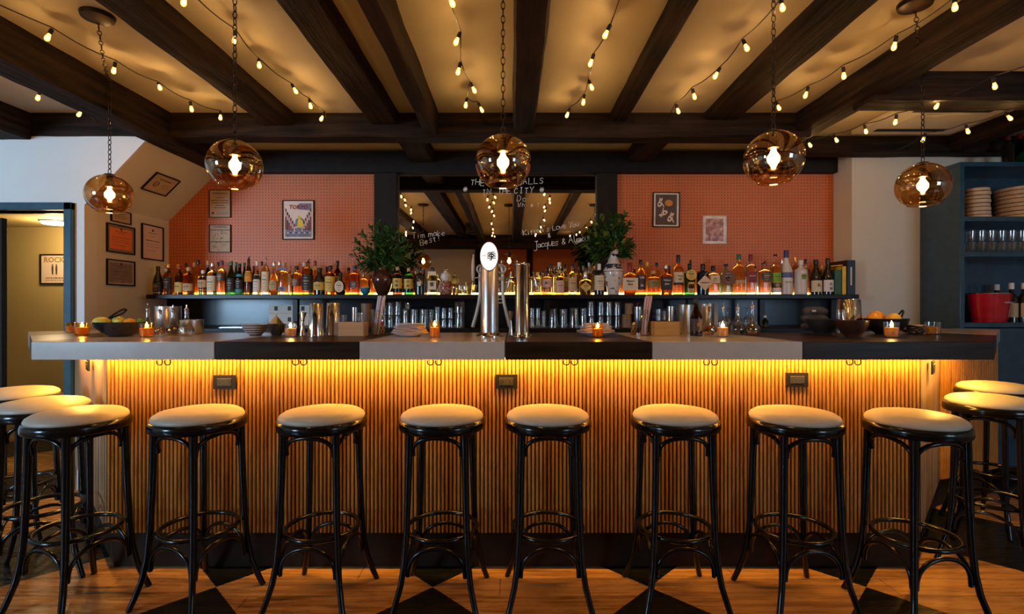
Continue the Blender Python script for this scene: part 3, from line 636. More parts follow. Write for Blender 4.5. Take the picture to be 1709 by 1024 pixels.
def a_warn(t, w, h):
    text('WARNING', .026, M_ink, t, (0, -.0072, h*.38)); lines(t, [(h*.22, w*.22, .0028, 0), (h*.12, w*.42, .0028, 0), (h*.03, w*.40, .0028, 0), (-h*.06, w*.20, .0028, 0), (-h*.15, w*.27, .0028, 0)], w, M_ink)
    lines(t, [(-h*.32, w*.30, .0012, w*.12), (-h*.36, w*.30, .0012, w*.12), (-h*.40, w*.28, .0012, w*.12), (h*.29, w*.40, .0010, 0), (-h*.25, w*.4, .001, 0)], w, M_ink)
    g = G(); g.lathe([(.0002, 0), (.010, .0004)], 16, M=Matrix.Translation((-w*.34, -.0066, -h*.35)) @ Matrix.Rotation(R(90), 4, 'X')); g.build('seal', M_ink, t)
l_, w, h = pegpic(350, 317, 386, 363); frame(l_, (0,0,0), w, h, 'tan WARNING notice on the pegboard, above the other notice', 'notice', .004, paper=M_tan, art=a_warn)
def a_chok(t, w, h):
    text('CHOKING', .025, M_ink, t, (0, -.0072, h*.43)); g = G()
    for z in (h*.32, -h*.12): flat(g, [(-w*.47, z-.003), (w*.47, z-.003), (w*.47, z+.003), (-w*.47, z+.003)])
    r = random.Random(4)
    for (cx, cz) in ((-w*.2, h*.1), (-w*.3, -h*.22), (-w*.1, -h*.3), (.02, h*.12)):
        for _ in range(7):
            a, b = cx+r.uniform(-.02, .02), cz+r.uniform(-.03, .03); g.tube([(a, YA, b), (a+r.uniform(-.015, .015), YA, b+r.uniform(-.02, .02))], .0012, 4)
    g.build('diagrams', M_ink, t, smooth=False); lines(t, [(h*.22, w*.15, .0012, w*.22), (h*.18, w*.15, .0012, w*.22), (-h*.2, w*.15, .0012, w*.22), (-h*.26, w*.15, .0012, w*.22)], w, M_ink)
l_, w, h = pegpic(350, 375, 386, 421); frame(l_, (0,0,0), w, h, 'tan CHOKING notice with line drawings on the pegboard', 'notice', .004, paper=M_tan, art=a_chok)
M_dred = plain('poster dark red', (.28, .015, .015), .6); M_navyg = plain('poster slate', (.20, .19, .24), .6); M_yell = plain('poster yellow', (.85, .55, .02), .6); M_cream = plain('poster cream', (.80, .62, .50), .6, var=.03); M_bk = plain('poster black', (.02, .015, .02), .6)
def a_tokyo(t, w, h):
    g = G(); W2, H2 = w*.44, h*.45
    flat(g, [(0, H2*.62), (W2, H2*.55), (W2, H2*.98), (W2*.1, H2*.98), (-W2*.1, H2*.85)]); flat(g, [(-W2, -H2), (W2, -H2), (W2, -H2*.55), (0, -H2*.44), (-W2, -H2*.62)])
    flat(g, [(-W2*.3, -H2*.4), (W2*.5, -H2*.4), (W2*.45, 0), (W2*.1, H2*.2), (-W2*.2, H2*.02)]); g.build('grey_shapes', M_navyg, t, smooth=False)
    g = G(); r = random.Random(2)
    for s in (-1, 1):
        for k in range(6):
            x = s*W2*(.95-.13*k); hh = H2*(.75-.17*k)*(1 if k % 2 else 1.05); flat(g, [(x-W2*.06, -H2*.6), (x+W2*.05, -H2*.58), (x+W2*.05, hh-H2*.15), (x-W2*.06, hh-H2*.1)], YA-.0004, k % 3)
            for q in range(3): z = -H2*.4+q*H2*.34; 
            flat(g, [(x-W2*.035, hh-H2*.6), (x+W2*.03, hh-H2*.6), (x+W2*.03, hh-H2*.3), (x-W2*.035, hh-H2*.3)], YA-.0008, 3)
    g.build('tower_signs', [M_dred, M_bk, M_dred, M_cream], t, smooth=False)
    g = G(); flat(g, [(-W2*.08, -H2*.42), (W2*.36, -H2*.42), (W2*.36, -H2*.1), (W2*.18, H2*.05), (W2*.12, H2*.25), (-W2*.08, H2*.25), (W2*.0, H2*.02), (-W2*.04, -H2*.12)], YA-.001); g.build('yellow_shape', M_yell, t, smooth=False)
    g = G()
    for k in range(9): x = -W2*.85+k*W2*.21; flat(g, [(x, -H2*.80), (x+W2*.12, -H2*.80), (x+W2*.08, -H2*.68)], YA-.001, k % 2)
    g.build('small_marks', [M_cream, M_bk], t, smooth=False)
    text('TOKYO', .044, M_dred, t, (0, -.0085, H2*.74), bold=.0015, shear=.15); lines(t, [(-H2*.92, W2*.38, .0014, -W2*.5), (-H2*.92, W2*.4, .0014, W2*.45), (H2*.9, W2*.2, .001, -W2*.5)], w, M_bk, YA-.0012)
l_, w, h = pegpic(472, 334, 525, 400); frame(l_, (0,0,0), w, h, 'TOKYO poster in a black frame on the left pegboard', 'picture', .008, paper=M_cream, art=a_tokyo)
M_dkp = plain('print dark brown', (.09, .06, .05), .6); M_noodle = plain('print orange', (.62, .25, .05), .6)
def cat_shape(g, cx, cz, a, s):
    ca, sa = math.cos(R(a)), math.sin(R(a)); T = lambda p: (cx+(p[0]*ca-p[1]*sa)*s, cz+(p[0]*sa+p[1]*ca)*s)
    body = [(-.6, -1), (-.2, -1.3), (.3, -1.1), (.6, -.5), (.5, .1), (.35, .5), (.5, .8), (.45, 1.3), (.2, 1.05), (-.1, 1.05), (-.3, 1.3), (-.4, .8), (-.3, .4), (-.6, -.2)]
    flat(g, [T(p) for p in body], YA-.0004, 0); flat(g, [T(p) for p in [(.5, -.5), (1.1, -1.1), (1.3, -1), (.8, -.4), (.6, -.2)]], YA-.0004, 0)
    for (x, z, q) in ((-.1, -.5, .25), (.2, .2, .18), (-.2, .9, .12)): flat(g, [T((x+q*math.cos(k*PI/3), z+q*math.sin(k*PI/3))) for k in range(6)], YA-.0008, 1)
def a_cats(t, w, h):
    G().box(-w*.42, w*.42, -.0066, -.0061, -h*.46, h*.46).build('print_ground', M_dkp, t, smooth=False); g = G()
    cat_shape(g, -w*.24, h*.22, -8, w*.15); cat_shape(g, -w*.12, -h*.12, 130, w*.15); cat_shape(g, w*.18, -h*.22, -20, w*.16); g.build('cat_shapes', [M_cream, M_bk], t, smooth=False)
    g = G(); flat(g, [(w*.10+w*.16*math.cos(k*PI/6), h*.2+h*.1*math.sin(k*PI/6)) for k in range(12)], YA-.0006); g.build('bowl_shape', M_noodle, t, smooth=False)
l_, w, h = pegpic(1089, 321, 1134, 379); frame(l_, (0,R(.6),0), w, h, 'picture of three spotted cats in a black frame on the right pegboard', 'picture', .007, paper=plain('white border paper', (.80, .72, .68), .5), art=a_cats)
def a_pink(t, w, h):
    m = N('faded pink print'); c = m.ramp(m.noise(28, detail=6), [(.35, (.10, .06, .06)), (.5, (.45, .16, .13)), (.65, (.62, .40, .34))]); mt = m.bsdf(c, .3)
    G().box(-w*.40, w*.40, -.0066, -.0061, -h*.42, h*.42).build('faded_print', mt, t, smooth=False)
l_, w, h = pegpic(1172, 360, 1212, 407); frame(l_, (0,0,0), w, h, 'small faded pink picture in a white frame on the right pegboard', 'picture', .006, fcol=plain('white frame', (.75, .62, .55), .4), paper=plain('white border paper', (.8, .7, .65), .5), art=a_pink)
# certificates on the left side wall (they face +x)
def a_cert(paper, inset, head=False):
    def f(t, w, h):
        if paper: G().box(-w*inset, w*inset, -.0068, -.0061, -h*(inset-.02), h*(inset-.02)).build('sheet', paper, t, smooth=False)
        lines(t, [(h*.28, w*.22, .002, 0), (h*.20, w*.12, .0012, 0), (h*.05, w*.34, .0016 if not head else .003, 0), (-h*.05, w*.30, .0012, -.01), (-h*.13, w*.32, .0012, 0), (-h*.25, w*.25, .0012, -.02)], w, M_ink, YA-.0006)
        g = G(); g.lathe([(.0002, 0), (.010, .0004)], 14, M=Matrix.Translation((0, YA-.0004, h*.37)) @ Matrix.Rotation(R(90), 4, 'X')); g.build('seal', M_ink, t)
    return f
xs_ = -2.8495; RT = (0, 0, R(90))
frame((xs_, 3.722, 1.712), RT, .267, .205, 'bright orange certificate in a grey frame mat on the left side wall', 'certificate', .008, paper=M_grmat, art=a_cert(M_orgp, .42))
frame((xs_, 3.722, 1.468), RT, .267, .185, 'grey bordered certificate, lowest one on the left side wall', 'certificate', .008, paper=M_grayp, art=a_cert(M_grmat, .44))
frame((xs_, 4.05, 1.728), RT, .245, .275, 'tall pale pink letter in a black frame, nearest the pegboard', 'certificate', .009, paper=M_pinkp, art=a_cert(None, .4, True))
frame((xs_, 3.722, 1.875), RT, .19, .09, 'small tan certificate peeping out from behind the leftmost globe lamp', 'certificate', .006, paper=M_tan, art=a_cert(None, .4))
t = frame((0, 0, 0), (0, 0, 0), .262, .168, 'tan notice with a crossed-out emblem hung on the sloping soffit', 'notice', .007, paper=M_tan, art=lambda t, w, h: (text('NO VACANCY' if 0 else 'NO SMOKING', .020, M_ink, t, (.01, -.0072, h*.25)), G().ring((0, 0, 0), .024, .0018, 24, 4, M=Matrix.Translation((-w*.18, -.0072, -.01)) @ Matrix.Rotation(R(90), 4, 'X')).tube([(-w*.18-.017, -.0072, -.027), (-w*.18+.017, -.0072, .007)], .0018, 4).build('emblem', M_ink, t), lines(t, [(0, w*.16, .0012, w*.22), (-h*.1, w*.16, .0012, w*.22), (-h*.2, w*.12, .0012, w*.22)], w, M_ink)))
# soffit plane: outward normal (1,0,-1)/sqrt2 ; local -y must point along it, local x along the wall
nx = Vector((1, 0, -1)).normalized(); ey = -nx; ex = Vector((0, 1, 0)); ez = ex.cross(ey)
mt_ = Matrix((ex, ey, ez)).transposed().to_4x4(); t.matrix_world = Matrix.Translation(Vector((-2.85+.213, 3.84, 1.93+.213))+nx*.001) @ mt_
def a_rock(t, w, h):
    text('ROCK', .068, plain('gold ink', (.35, .22, .06), .6), t, (-.005, -.0072, h*.33), bold=.002); g = G()
    for s in (-1, 1):
        x = s*.018; flat(g, [(x-.006, -.05), (x+.007, -.05), (x+.009, .0), (x+.008, .03), (x-.008, .03), (x-.01, 0)]); g.lathe([(.0002, 0), (.008, .0003)], 10, M=Matrix.Translation((x, YA, .038)) @ Matrix.Rotation(R(90), 4, 'X'))
    g.build('two_figures', M_ink, t); lines(t, [(-h*.32, w*.32, .004, 0), (-h*.4, w*.35, .002, 0)], w, M_ink)
frame((PX(92, 4.748), 4.748, PZ(449, 4.748)), (0, 0, 0), .268, .28, 'ROCK poster in a dark frame on the ochre hallway wall', 'picture', .012, paper=M_cream, art=a_rock)
# on the street side, seen in the mirror
frame((-1.62, ys+.1205, .98), (0, 0, R(180)), .55, .62, 'large striped print in a black frame, seen in the mirror', 'picture', .025, paper=M_cream, art=lambda t, w, h: [G().box(x-.035, x+.035, -.0072, -.0062, -h*.4, h*.12).build('stripe', M_navyg, t, smooth=False) for x in (-.16, -.02, .12)])
frame((-1.12, ys+.1205, .93), (0, 0, R(180)), .26, .44, 'small dark picture in a brown frame, seen in the mirror', 'picture', .014, fcol=M_iron, paper=M_dkp)

# ================================================================== BOTTLE SHELF
ZS = 1.315
sh = thing('bottle_shelf', (0, 4.05, ZS), 'long black shelf carrying the bottles along the back wall', 'shelf')
G().box(-2.76, 2.62, 3.86-4.05, 4.222-4.05, -.033, -.0005).build('board', M_shelf, sh, bevel=.003)
for px in (497, 770, 912, 1148, 1267, 1385):
    x = PX(px, 4.0); g = G().box(x-.02, x+.02, -.10, -.06, 1.072-ZS, -.034); g.build('bracket', M_shelf, sh, bevel=.003)
G().box(-2.6, 2.4, 4.205-4.05, 4.218-4.05, 0, .022).build('light_strip', emis('shelf led tape', (1.0, .66, .18), 4.0), sh, smooth=False)
struct('back_counter', G().box(-2.84, 2.57, 3.60, 4.224, 0, 1.07), M_shelf, 'black back counter under the bottle shelf holding the glassware', 'counter', bevel=.004)
bc = bpy.data.objects['back_counter']; bc['kind'] = 'thing'
GL = {'amber': liquid('amber spirit', (.90, .56, .15)), 'dkamber': liquid('dark amber spirit', (.62, .27, .07)), 'gold': liquid('golden spirit', (.98, .82, .38)), 'red': liquid('red amber spirit', (.72, .30, .14)),
      'green': liquid('green bottle glass', (.02, .16, .05)), 'dkgreen': liquid('dark green bottle glass', (.01, .05, .02)), 'olive': liquid('olive bottle glass', (.22, .15, .02)), 'aqua': liquid('aqua bottle glass', (.35, .85, .70)),
      'black': plain('near black bottle glass', (.010, .009, .008), .07, coat=.6), 'brown': liquid('brown bottle glass', (.10, .035, .010)), 'clear': liquid('clear spirit', (.93, .93, .90)), 'pale': liquid('pale straw spirit', (.95, .86, .55)),
      'frost': plain('frosted white glass', (.62, .58, .54), .35, var=.03), 'bluebk': plain('black bottle glass with blue reflection tint', (.008, .016, .03), .06, coat=.8)}  # bluebk: black glass with a blue reflection put into its colour
CP = {'k': plain('black cap', (.015, .013, .013), .3), 'g': plain('gold cap', (.75, .48, .12), .28, .7), 'r': plain('dark red cap', (.25, .02, .015), .35), 'n': plain('navy cap', (.03, .05, .16), .35), 'w': plain('white cap', (.75, .7, .62), .4),
      'c': plain('cork', (.52, .30, .15), .7), 'y': plain('yellow cap', (.85, .52, .04), .35), 's': plain('silver cap', (.7, .68, .65), .25, .9), 'gr': plain('green cap', (.02, .14, .07), .35), 'm': plain('maroon cap', (.17, .015, .03), .35), 'p': plain('plum cap', (.10, .05, .09), .35)}
def lab(col): return plain('label %02x%02x%02x' % tuple(int(255*c) for c in col), col, .55, var=.05)
LB = {'cream': (.72, .58, .38), 'white': (.75, .68, .62), 'black': (.02, .018, .02), 'gold': (.70, .45, .09), 'orange': (.80, .33, .03), 'tan': (.60, .38, .18), 'pink': (.75, .45, .33), 'olive': (.30, .22, .05), 'maroon': (.22, .01, .02), 'dk': (.05, .03, .03),
      'green': (.25, .45, .03), 'blue': (.10, .13, .28), 'teal': (.05, .25, .30), 'brown': (.16, .06, .03), 'slate': (.22, .20, .24)}
SHP = {'std': [(1., .01), (1., .60), (.93, .66), (.62, .72), (.36, .77), (.32, .80), (.32, .94)], 'tall': [(1., .01), (1., .50), (.92, .56), (.55, .68), (.36, .78), (.33, .94)], 'short': [(1., .01), (1., .66), (.95, .71), (.6, .76), (.34, .79), (.32, .93)],
       'slope': [(1., .01), (1., .46), (.82, .60), (.52, .72), (.38, .80), (.36, .94)], 'sq': [(1., .01), (1., .64), (.95, .69), (.60, .735), (.34, .755), (.32, .92)], 'jug': [(.8, .01), (1., .12), (1., .38), (.8, .52), (.42, .62), (.34, .68), (.32, .92)],
       'flask': [(.9, .01), (1., .10), (1., .56), (.9, .62), (.4, .66), (.28, .68), (.28, .90)], 'flare': [(.72, .01), (.78, .10), (.96, .52), (1., .60), (.9, .66), (.4, .69), (.28, .72), (.26, .90)]}
nb = [0]; PLACED = []
def bottle(px, w, top, shape, col, cap, label, labels=(), row=0, pour=False, words=None, base=None, cw=None, wsize=None, wcol=None, dd=None):
    d = 3.945 if row == 0 else 4.085
    if base is not None: zb_, d = base
    else: zb_ = ZS
    X = PX(px, d); H = PZ(top, d)-zb_; r = w*d/F/2; e = 4.5 if shape in ('sq', 'flask', 'flare') else 2.; fy = {'flask': .5, 'flare': .6}.get(shape, .95 if e > 2 else 1.)
    if e > 2: r *= .97
    if row == 0 and base is None: d = max(d, 3.87+r)
    if dd: d = dd
    if base is None:
        for q in [0]+[s*.01*i for i in range(1, 16) for s in ((1, -1) if row else (-1, 1))]:
            d2 = d+q
            if not (3.865+r <= d2 <= 4.20-r): continue
            if all((PX(px, d2)-a)**2+(d2-b)**2 > (r+c_+.001)**2 for a, b, c_ in PLACED): d = d2; break
        X = PX(px, d); PLACED.append((X, d, r*(1.0 if e == 2 else 1.08)))
    t = thing('bottle', (X, d, zb_), label, 'bottle', 'bottles along the back shelf' if base is None else None)
    nb[0] += 1; n = 24
    prof = [(.0002, .001), (r*.9*SHP[shape][0][0], .001)]+[(r*a, H*b) for a, b in SHP[shape]]
    capb = SHP[shape][-1][1]-.10
    prof = [(q, z) for q, z in prof if z < H*.93]+[(r*SHP[shape][-1][0], H*.93), (.0002, H*.931)]
    # slightly rounded cross-section settles to a circle at the neck
    g = G(); k = n; vs = []; fs = []
    for (q, z) in prof:
        blend = max(0., min(1., (q/r-.42)/.3)) if e > 2 else 0.
        for i in range(n):
            a = 2*PI*(i+.5)/n; ca, sa = math.cos(a), math.sin(a); s1 = 1./((abs(ca)**e+abs(sa)**e)**(1./e)) if e > 2 else 1.; s1 = 1+(s1-1)*blend; f2 = 1+(fy-1)*blend
            vs.append((q*s1*ca*(.93 if e > 2 and blend > .5 else 1), q*s1*sa*f2*(.93 if e > 2 and blend > .5 else 1), z))
    for j in range(len(prof)-1):
        for i in range(n): fs.append((j*n+i, j*n+(i+1) % n, (j+1)*n+(i+1) % n, (j+1)*n+i))
    g.add(vs, fs); g.build('glass_body', GL[col], t, ang=50)
    nr = r*SHP[shape][-1][0]*1.13; ch = (H*.13 if not cw else H*cw)
    if pour:
        G().lathe([(.0002, H*.90), (nr, H*.90), (nr, H*.93), (nr*.55, H*.95), (.0002, H*.95)], 12).tube([(0, 0, H*.94), (nr*.2, 0, H*.975), (nr*1.0, 0, H)], .0042, 7).build('pour_spout', CP[cap], t)
    else:
        G().lathe([(.0002, H-ch), (nr, H-ch), (nr*1.04, H-ch+.002), (nr*1.04, H-.003), (nr*.92, H), (.0002, H)], 16).build('cap', CP[cap], t)
    for L in labels:
        lc, z0, z1 = L[0], L[1]*H, L[2]*H; kind = L[3] if len(L) > 3 else 'band'
        if kind == 'band':
            g = G(); hw = R(74) if e == 2 else None; rr = r*1.015+.0004
            if e == 2:
                def rad(z):
                    P = prof
                    for (q0, a0), (q1, a1) in zip(P, P[1:]):
                        if a0 <= z <= a1 and a1 > a0: return q0+(q1-q0)*(z-a0)/(a1-a0)
                    return r
                g.lathe([(rad(z0+(z1-z0)*i/3)*1.012+.0005, z0+(z1-z0)*i/3) for i in range(4)], 14, a0=-PI/2-hw, a1=-PI/2+hw)
            else:
                yy = -r*fy*.93*1.0-.0012; xw = r*.80; zz = prof
                g.box(-xw, xw, yy-.0006, yy+.003, z0, z1)
        elif kind in ('diamond', 'round', 'oval', 'card'):
            g = G(); yy = -(r if e == 2 else r*fy*.93)-.0014; hw = (z1-z0)/2; cz = (z0+z1)/2; k = {'diamond': 4, 'round': 24, 'oval': 24, 'card': 4}[kind]; sx = {'diamond': 1., 'round': 1., 'oval': .78, 'card': L[4] if len(L) > 4 else 1.}[kind]
            pts = [(hw*sx*math.cos(2*PI*i/k), cz+hw*math.sin(2*PI*i/k)) for i in range(k)] if kind != 'card' else [(-hw*sx, z0), (hw*sx, z0), (hw*sx, z1), (-hw*sx, z1)]
            g.add([(x, yy, z) for x, z in pts]+[(x, yy+.002, z) for x, z in pts], [tuple(range(k)), tuple(reversed(range(k, 2*k)))]+[(i, (i+1) % k, k+(i+1) % k, k+i) for i in range(k)])
        lo = g.build('label', lab(LB[lc]), t, smooth=(kind == 'band'))
        # printed rows on the label
        dark = sum(LB[lc]) < .5; ink = plain('label ink light', (.62, .48, .30), .5) if dark else M_ink
        if z1-z0 > .03 and words is None:
            g2 = G(); q = random.Random(nb[0]); yy = -(r*1.012+.0022) if e == 2 else -(r*fy*.93+.0024)
            hh = z1-z0
            for zf, wf, th in ((.80, .45, .0016), (.60, .62, .0034), (.42, .40, .0018), (.25, .5, .0012), (.14, .35, .0012)):
                z = z0+hh*zf; x = -r*wf*.8; R2 = r*1.012+.0009
                while x < r*wf*.8:
                    x2 = min(x+q.uniform(.003, .008), r*wf*.8)
                    y_ = (lambda x: -math.sqrt(max(R2*R2-x*x, 0))-.0006) if e == 2 and kind == 'band' else (lambda x: yy-.0004)
                    if kind in ('diamond', 'round', 'oval') and abs(x) > (z1-z0)*.26: x = x2+.002; continue
                    g2.add([(x, y_(x), z-th), (x2, y_(x2), z-th), (x2, y_(x2), z+th), (x, y_(x), z+th)], [(0, 1, 2, 3)]); x = x2+.0018
            if g2.v: g2.build('printing', ink, lo, smooth=False)
    if words:
        yy = -(r*1.02+.003) if e == 2 else -(r*fy*.93+.0035)
        if e > 2 and any(len(L) > 3 for L in labels): yy -= .001
        for (s, zf, sz) in words: text(s, sz, bold=sz*.014, mat= ink_of(wcol) if wcol else M_ink, parent=t, loc=(0, yy, H*zf), name='lettering', ext=.0002)
    return t
def ink_of(c): return {'w': plain('white ink', (.8, .75, .68), .6), 'g': plain('gold ink', (.35, .22, .06), .6), 'k': M_ink}[c]
B = bottle
# front row, left to right, then the taller ones standing behind; measured in the photograph
B(264, 15, 444, 'slope', 'black', 'k', 'black tapered bottle with a thin gold band, first at the left end of the shelf', [('black', .10, .42), ('gold', .055, .075)])
B(281, 14.5, 440, 'std', 'dkamber', 'g', 'dark amber bottle with a gold top and black label, second from the left end', [('black', .17, .56), ('black', .72, .85)])
B(297, 11, 441, 'std', 'gold', 'y', 'pale gold bottle behind the gap, with a yellow top near the left end', [], 1)
B(300, 14.5, 443, 'std', 'olive', 'r', 'olive bottle with a yellow label and brownish red top near the left end', [('gold', .08, .42)])
B(311, 12, 439, 'tall', 'amber', 'k', 'amber bottle with a flat black top behind the squat brandy', [], 1)
B(315, 17, 446, 'short', 'dkamber', 'c', 'squat dark brandy bottle with a plain tan label', [('tan', .14, .40)])
B(324, 10, 438, 'tall', 'amber', 'c', 'slim amber bottle with a cork top behind the squat brandy', [], 1)
B(331, 14, 434, 'tall', 'amber', 'k', 'tall amber bottle with a narrow dark top near the tan notices', [], 1)
B(339, 15.5, 451, 'short', 'gold', 'w', 'small golden bottle with a pale top and faint label', [('tan', .30, .60), ('gold', .18, .20)])
B(347, 11, 435, 'tall', 'dkgreen', 'c', 'dark bottle with a peach coloured top behind the cream-labelled one', [('blue', .80, .86)], 1)
B(354.5, 16, 438, 'std', 'clear', 's', 'clear bottle with a large cream label below the tan notices', [('cream', .10, .58)])
B(364, 10, 437, 'tall', 'pale', 'k', 'pale bottle with a tall black cap behind the plum-labelled one', [], 1)
B(370, 15.5, 435, 'std', 'pale', 'p', 'pale bottle with a plum label on its shoulder', [('dk', .40, .62)])
B(386, 14, 436, 'tall', 'green', 'gr', 'green bottle with a dark picture label', [('dkg', .12, .48)] if 0 else [('black', .12, .48)])
B(394, 10, 437, 'tall', 'green', 'gr', 'green bottle half hidden behind two other green bottles', [], 1)
B(400, 13, 440, 'tall', 'dkgreen', 'k', 'dark green bottle with a black label edged in turquoise', [('black', .18, .58), ('teal', .58, .66), ('teal', .08, .17)])
B(408, 10, 438, 'tall', 'dkgreen', 'gr', 'dark green bottle behind the pouring spout bottle with orange label', [], 1)
B(415, 12.5, 428, 'tall', 'olive', 'k', 'olive bottle with an orange label and black pouring spout', [('orange', .34, .62)], pour=True)
B(423.5, 9, 444, 'short', 'brown', 'k', 'small brown bottle with a dark stopper behind the orange label', [], 1)
B(429, 11.5, 436, 'tall', 'clear', 'w', 'slim clear bottle with a tall white label', [('white', .08, .60)])
B(437, 10, 436, 'tall', 'clear', 'k', 'clear bottle with a black cap behind two white labels', [], 1)
B(443.5, 12.5, 428, 'std', 'clear', 's', 'tall clear bottle with black script on a cream label', [('cream', .08, .60)], pour=True)
B(457.5, 14.5, 436, 'jug', 'pale', 's', 'rounded straw-coloured bottle with ornate painted label', [('tan', .14, .42)])
B(466.5, 11, 435, 'std', 'gold', 's', 'golden bottle with a glass stopper behind the square cork-topped one', [], 1)
B(474, 17, 438, 'sq', 'pale', 'c', 'square clear bottle with a large cork and blue neck band', [('slate', .10, .25), ('blue', .76, .84)])
B(484.5, 11, 444, 'std', 'amber', 'c', 'amber bottle with a wide brown stopper below the TOKYO poster', [], 1)
B(495, 17, 444, 'short', 'amber', 'k', 'round amber bottle with a glossy black cap below the TOKYO poster', [('brown', .30, .56)])
B(507, 12, 438, 'tall', 'green', 'w', 'green bottle with a white cap behind the black label whisky', [], 1)
B(514, 19, 433, 'short', 'dkamber', 'k', 'whisky bottle with a black label of cream lines and pouring spout', [('black', .12, .56)], pour=True)
B(526, 13, 435, 'std', 'amber', 'r', 'amber bottle with a dark red cap and gold neck band', [('gold', .72, .82)], 1)
B(533.5, 19, 447, 'slope', 'black', 'k', 'black bottle with a wide yellow label across its middle', [('gold', .17, .46)])
B(545.5, 12, 445, 'std', 'brown', 'k', 'brown bottle with a dark cap behind the tall gold label', [], 1)
B(551.5, 17.5, 443, 'short', 'dkamber', 'k', 'dark amber bottle with a tall gold label', [('gold', .10, .62)])
B(563.5, 13, 435, 'std', 'brown', 'k', 'tall dark bottle with a small yellow label behind the oval-labelled one', [('gold', .42, .54)], 1)
B(568.5, 16.5, 455, 'jug', 'black', 'k', 'squat black bottle with a cream oval label', [('cream', .10, .62, 'oval')])
B(582, 13, 446, 'std', 'dkamber', 'k', 'dark amber bottle left of the faceted navy-capped one', [], 1)
B(592, 18, 443, 'sq', 'red', 'n', 'square red-amber bottle with a navy cap left of the blue bowl', [('dk', .20, .46, 'round')])
B(607, 12, 457, 'short', 'gold', 'g', 'small golden bottle under the fir branches behind the blue bowl', [], 1)
B(619.5, 9, 459, 'short', 'amber', 'c', 'small amber bottle tucked beside the brown vase', [], 1)
B(663.5, 15.5, 445, 'short', 'brown', 'c', 'brown bottle with a yellow label of black characters, just right of the brown vase', [('gold', .22, .58)], words=[('山', .48, .022), ('崎', .32, .022)])
B(682, 15, 447, 'short', 'green', 'c', 'green bottle with a yellow label of black characters', [('gold', .22, .58)], words=[('白', .48, .022), ('州', .32, .022)])
B(691.5, 9, 446, 'tall', 'dkamber', 'r', 'thin dark bottle with a red tip behind the green labelled one', [], 1)
B(701, 17, 446, 'short', 'black', 'k', 'black-brown bottle with a single pale character painted on it', [], words=[('響', .38, .036)], wcol='w')
B(708, 9, 449, 'tall', 'brown', 'k', 'thin dark bottle left of the cream faceted decanter', [], 1)
B(722, 17.5, 446, 'sq', 'pale', 'k', 'pale decanter bottle with a cream label and wide black stopper', [('cream', .18, .50), ('cream', .70, .84)], words=[('響', .36, .034)], cw=.17)
B(730, 9, 457, 'short', 'pale', 's', 'small clear bottle behind the cream-labelled decanter bottle', [], 1)
B(851, 15, 462, 'short', 'gold', 'g', 'glowing golden bottle seen between the two beer towers, left one', [], 1)
B(863, 12, 470, 'short', 'gold', 'c', 'glowing golden bottle half hidden by the polished beer tower', [], 1)
B(881.5, 13, 456, 'short', 'gold', 'g', 'golden bottle just right of the polished beer tower', [], 1)
B(897, 13.5, 454, 'short', 'amber', 'y', 'amber bottle with a cream character label next to the polished beer tower', [('cream', .42, .70)], words=[('季', .56, .028)])
B(905.5, 9, 450, 'tall', 'gold', 'k', 'slim golden bottle behind two character-labelled bottles', [], 1)
B(913, 16.5, 452, 'short', 'red', 'k', 'reddish bottle with a wide pink label of black writing', [('pink', .30, .66)], words=[('真い', .48, .022)])
B(918.5, 12, 441, 'std', 'amber', 'k', 'amber bottle with a black top behind the pink label', [], 1)
B(927, 10, 448, 'short', 'amber', 'k', 'small amber bottle with a black top right of the pink label', [], 1)
B(933.5, 16, 438, 'std', 'gold', 'w', 'tall golden bottle with a pale top behind the arched amber bottle', [], 1)
B(934.5, 14.5, 451, 'short', 'amber', 'c', 'amber bottle with an arched shoulder and pale pink label', [('pink', .06, .58)])
B(943, 13, 441, 'std', 'amber', 'k', 'amber bottle with a narrow yellow label strip and black top', [('gold', .18, .60)], 1)
B(955.5, 14, 440, 'std', 'pale', 'k', 'pale amber bottle with a long faded label', [('tan', .12, .54)])
B(966, 13, 443, 'std', 'amber', 'k', 'amber bottle with a dark top left of the yellow flask', [], 1)
B(977, 21, 453, 'flask', 'gold', 's', 'flat yellow flask bottle with a gold diamond label and silver neck', [('gold', .10, .58, 'diamond')], cw=.26)
B(983, 11, 438, 'std', 'dkamber', 'w', 'dark amber bottle with a cream paper-wrapped neck behind the yellow flask', [('cream', .66, .84)], 1)
B(1000, 16.5, 440, 'short', 'black', 'w', 'dark bottle with a tall cream label, left of the blue and white vase', [('cream', .14, .62)], cw=.20)
B(1051, 22, 438, 'flask', 'amber', 'r', 'squarish whisky bottle with a cream label and dripped red wax neck', [('cream', .14, .52, 'card', 1.25)], words=[("Maker's", .42, .019), ('Mark', .32, .019)], cw=.30)
B(1059, 9, 449, 'short', 'amber', 'k', 'small amber bottle with a black cap behind the red wax bottle', [], 1)
B(1069.5, 15.5, 433, 'std', 'amber', 'k', 'amber bottle with a dark label of large pale letters', [('dk', .14, .56)], words=[('1XK', .48, .022), ('36', .26, .024)], wcol='w')
B(1080, 12, 437, 'std', 'gold', 'y', 'golden bottle with a bright yellow cap', [], 1)
B(1090.5, 20, 452, 'short', 'dkamber', 'c', 'wide amber bottle with an olive gold label below the yellow-capped one', [('olive', .30, .62)])
B(1096, 13, 438, 'std', 'gold', 'k', 'golden bottle with a tall black stopper behind the olive label', [], 1)
B(1111.5, 22, 442, 'flare', 'dkamber', 's', 'dark flaring bottle with a big black name label', [('black', .16, .58, 'card', .82)], words=[('Widow', .48, .018), ('Jane', .36, .020)], wcol='w')
B(1117, 9, 443, 'tall', 'brown', 'k', 'thin dark bottle behind the flaring one', [], 1)
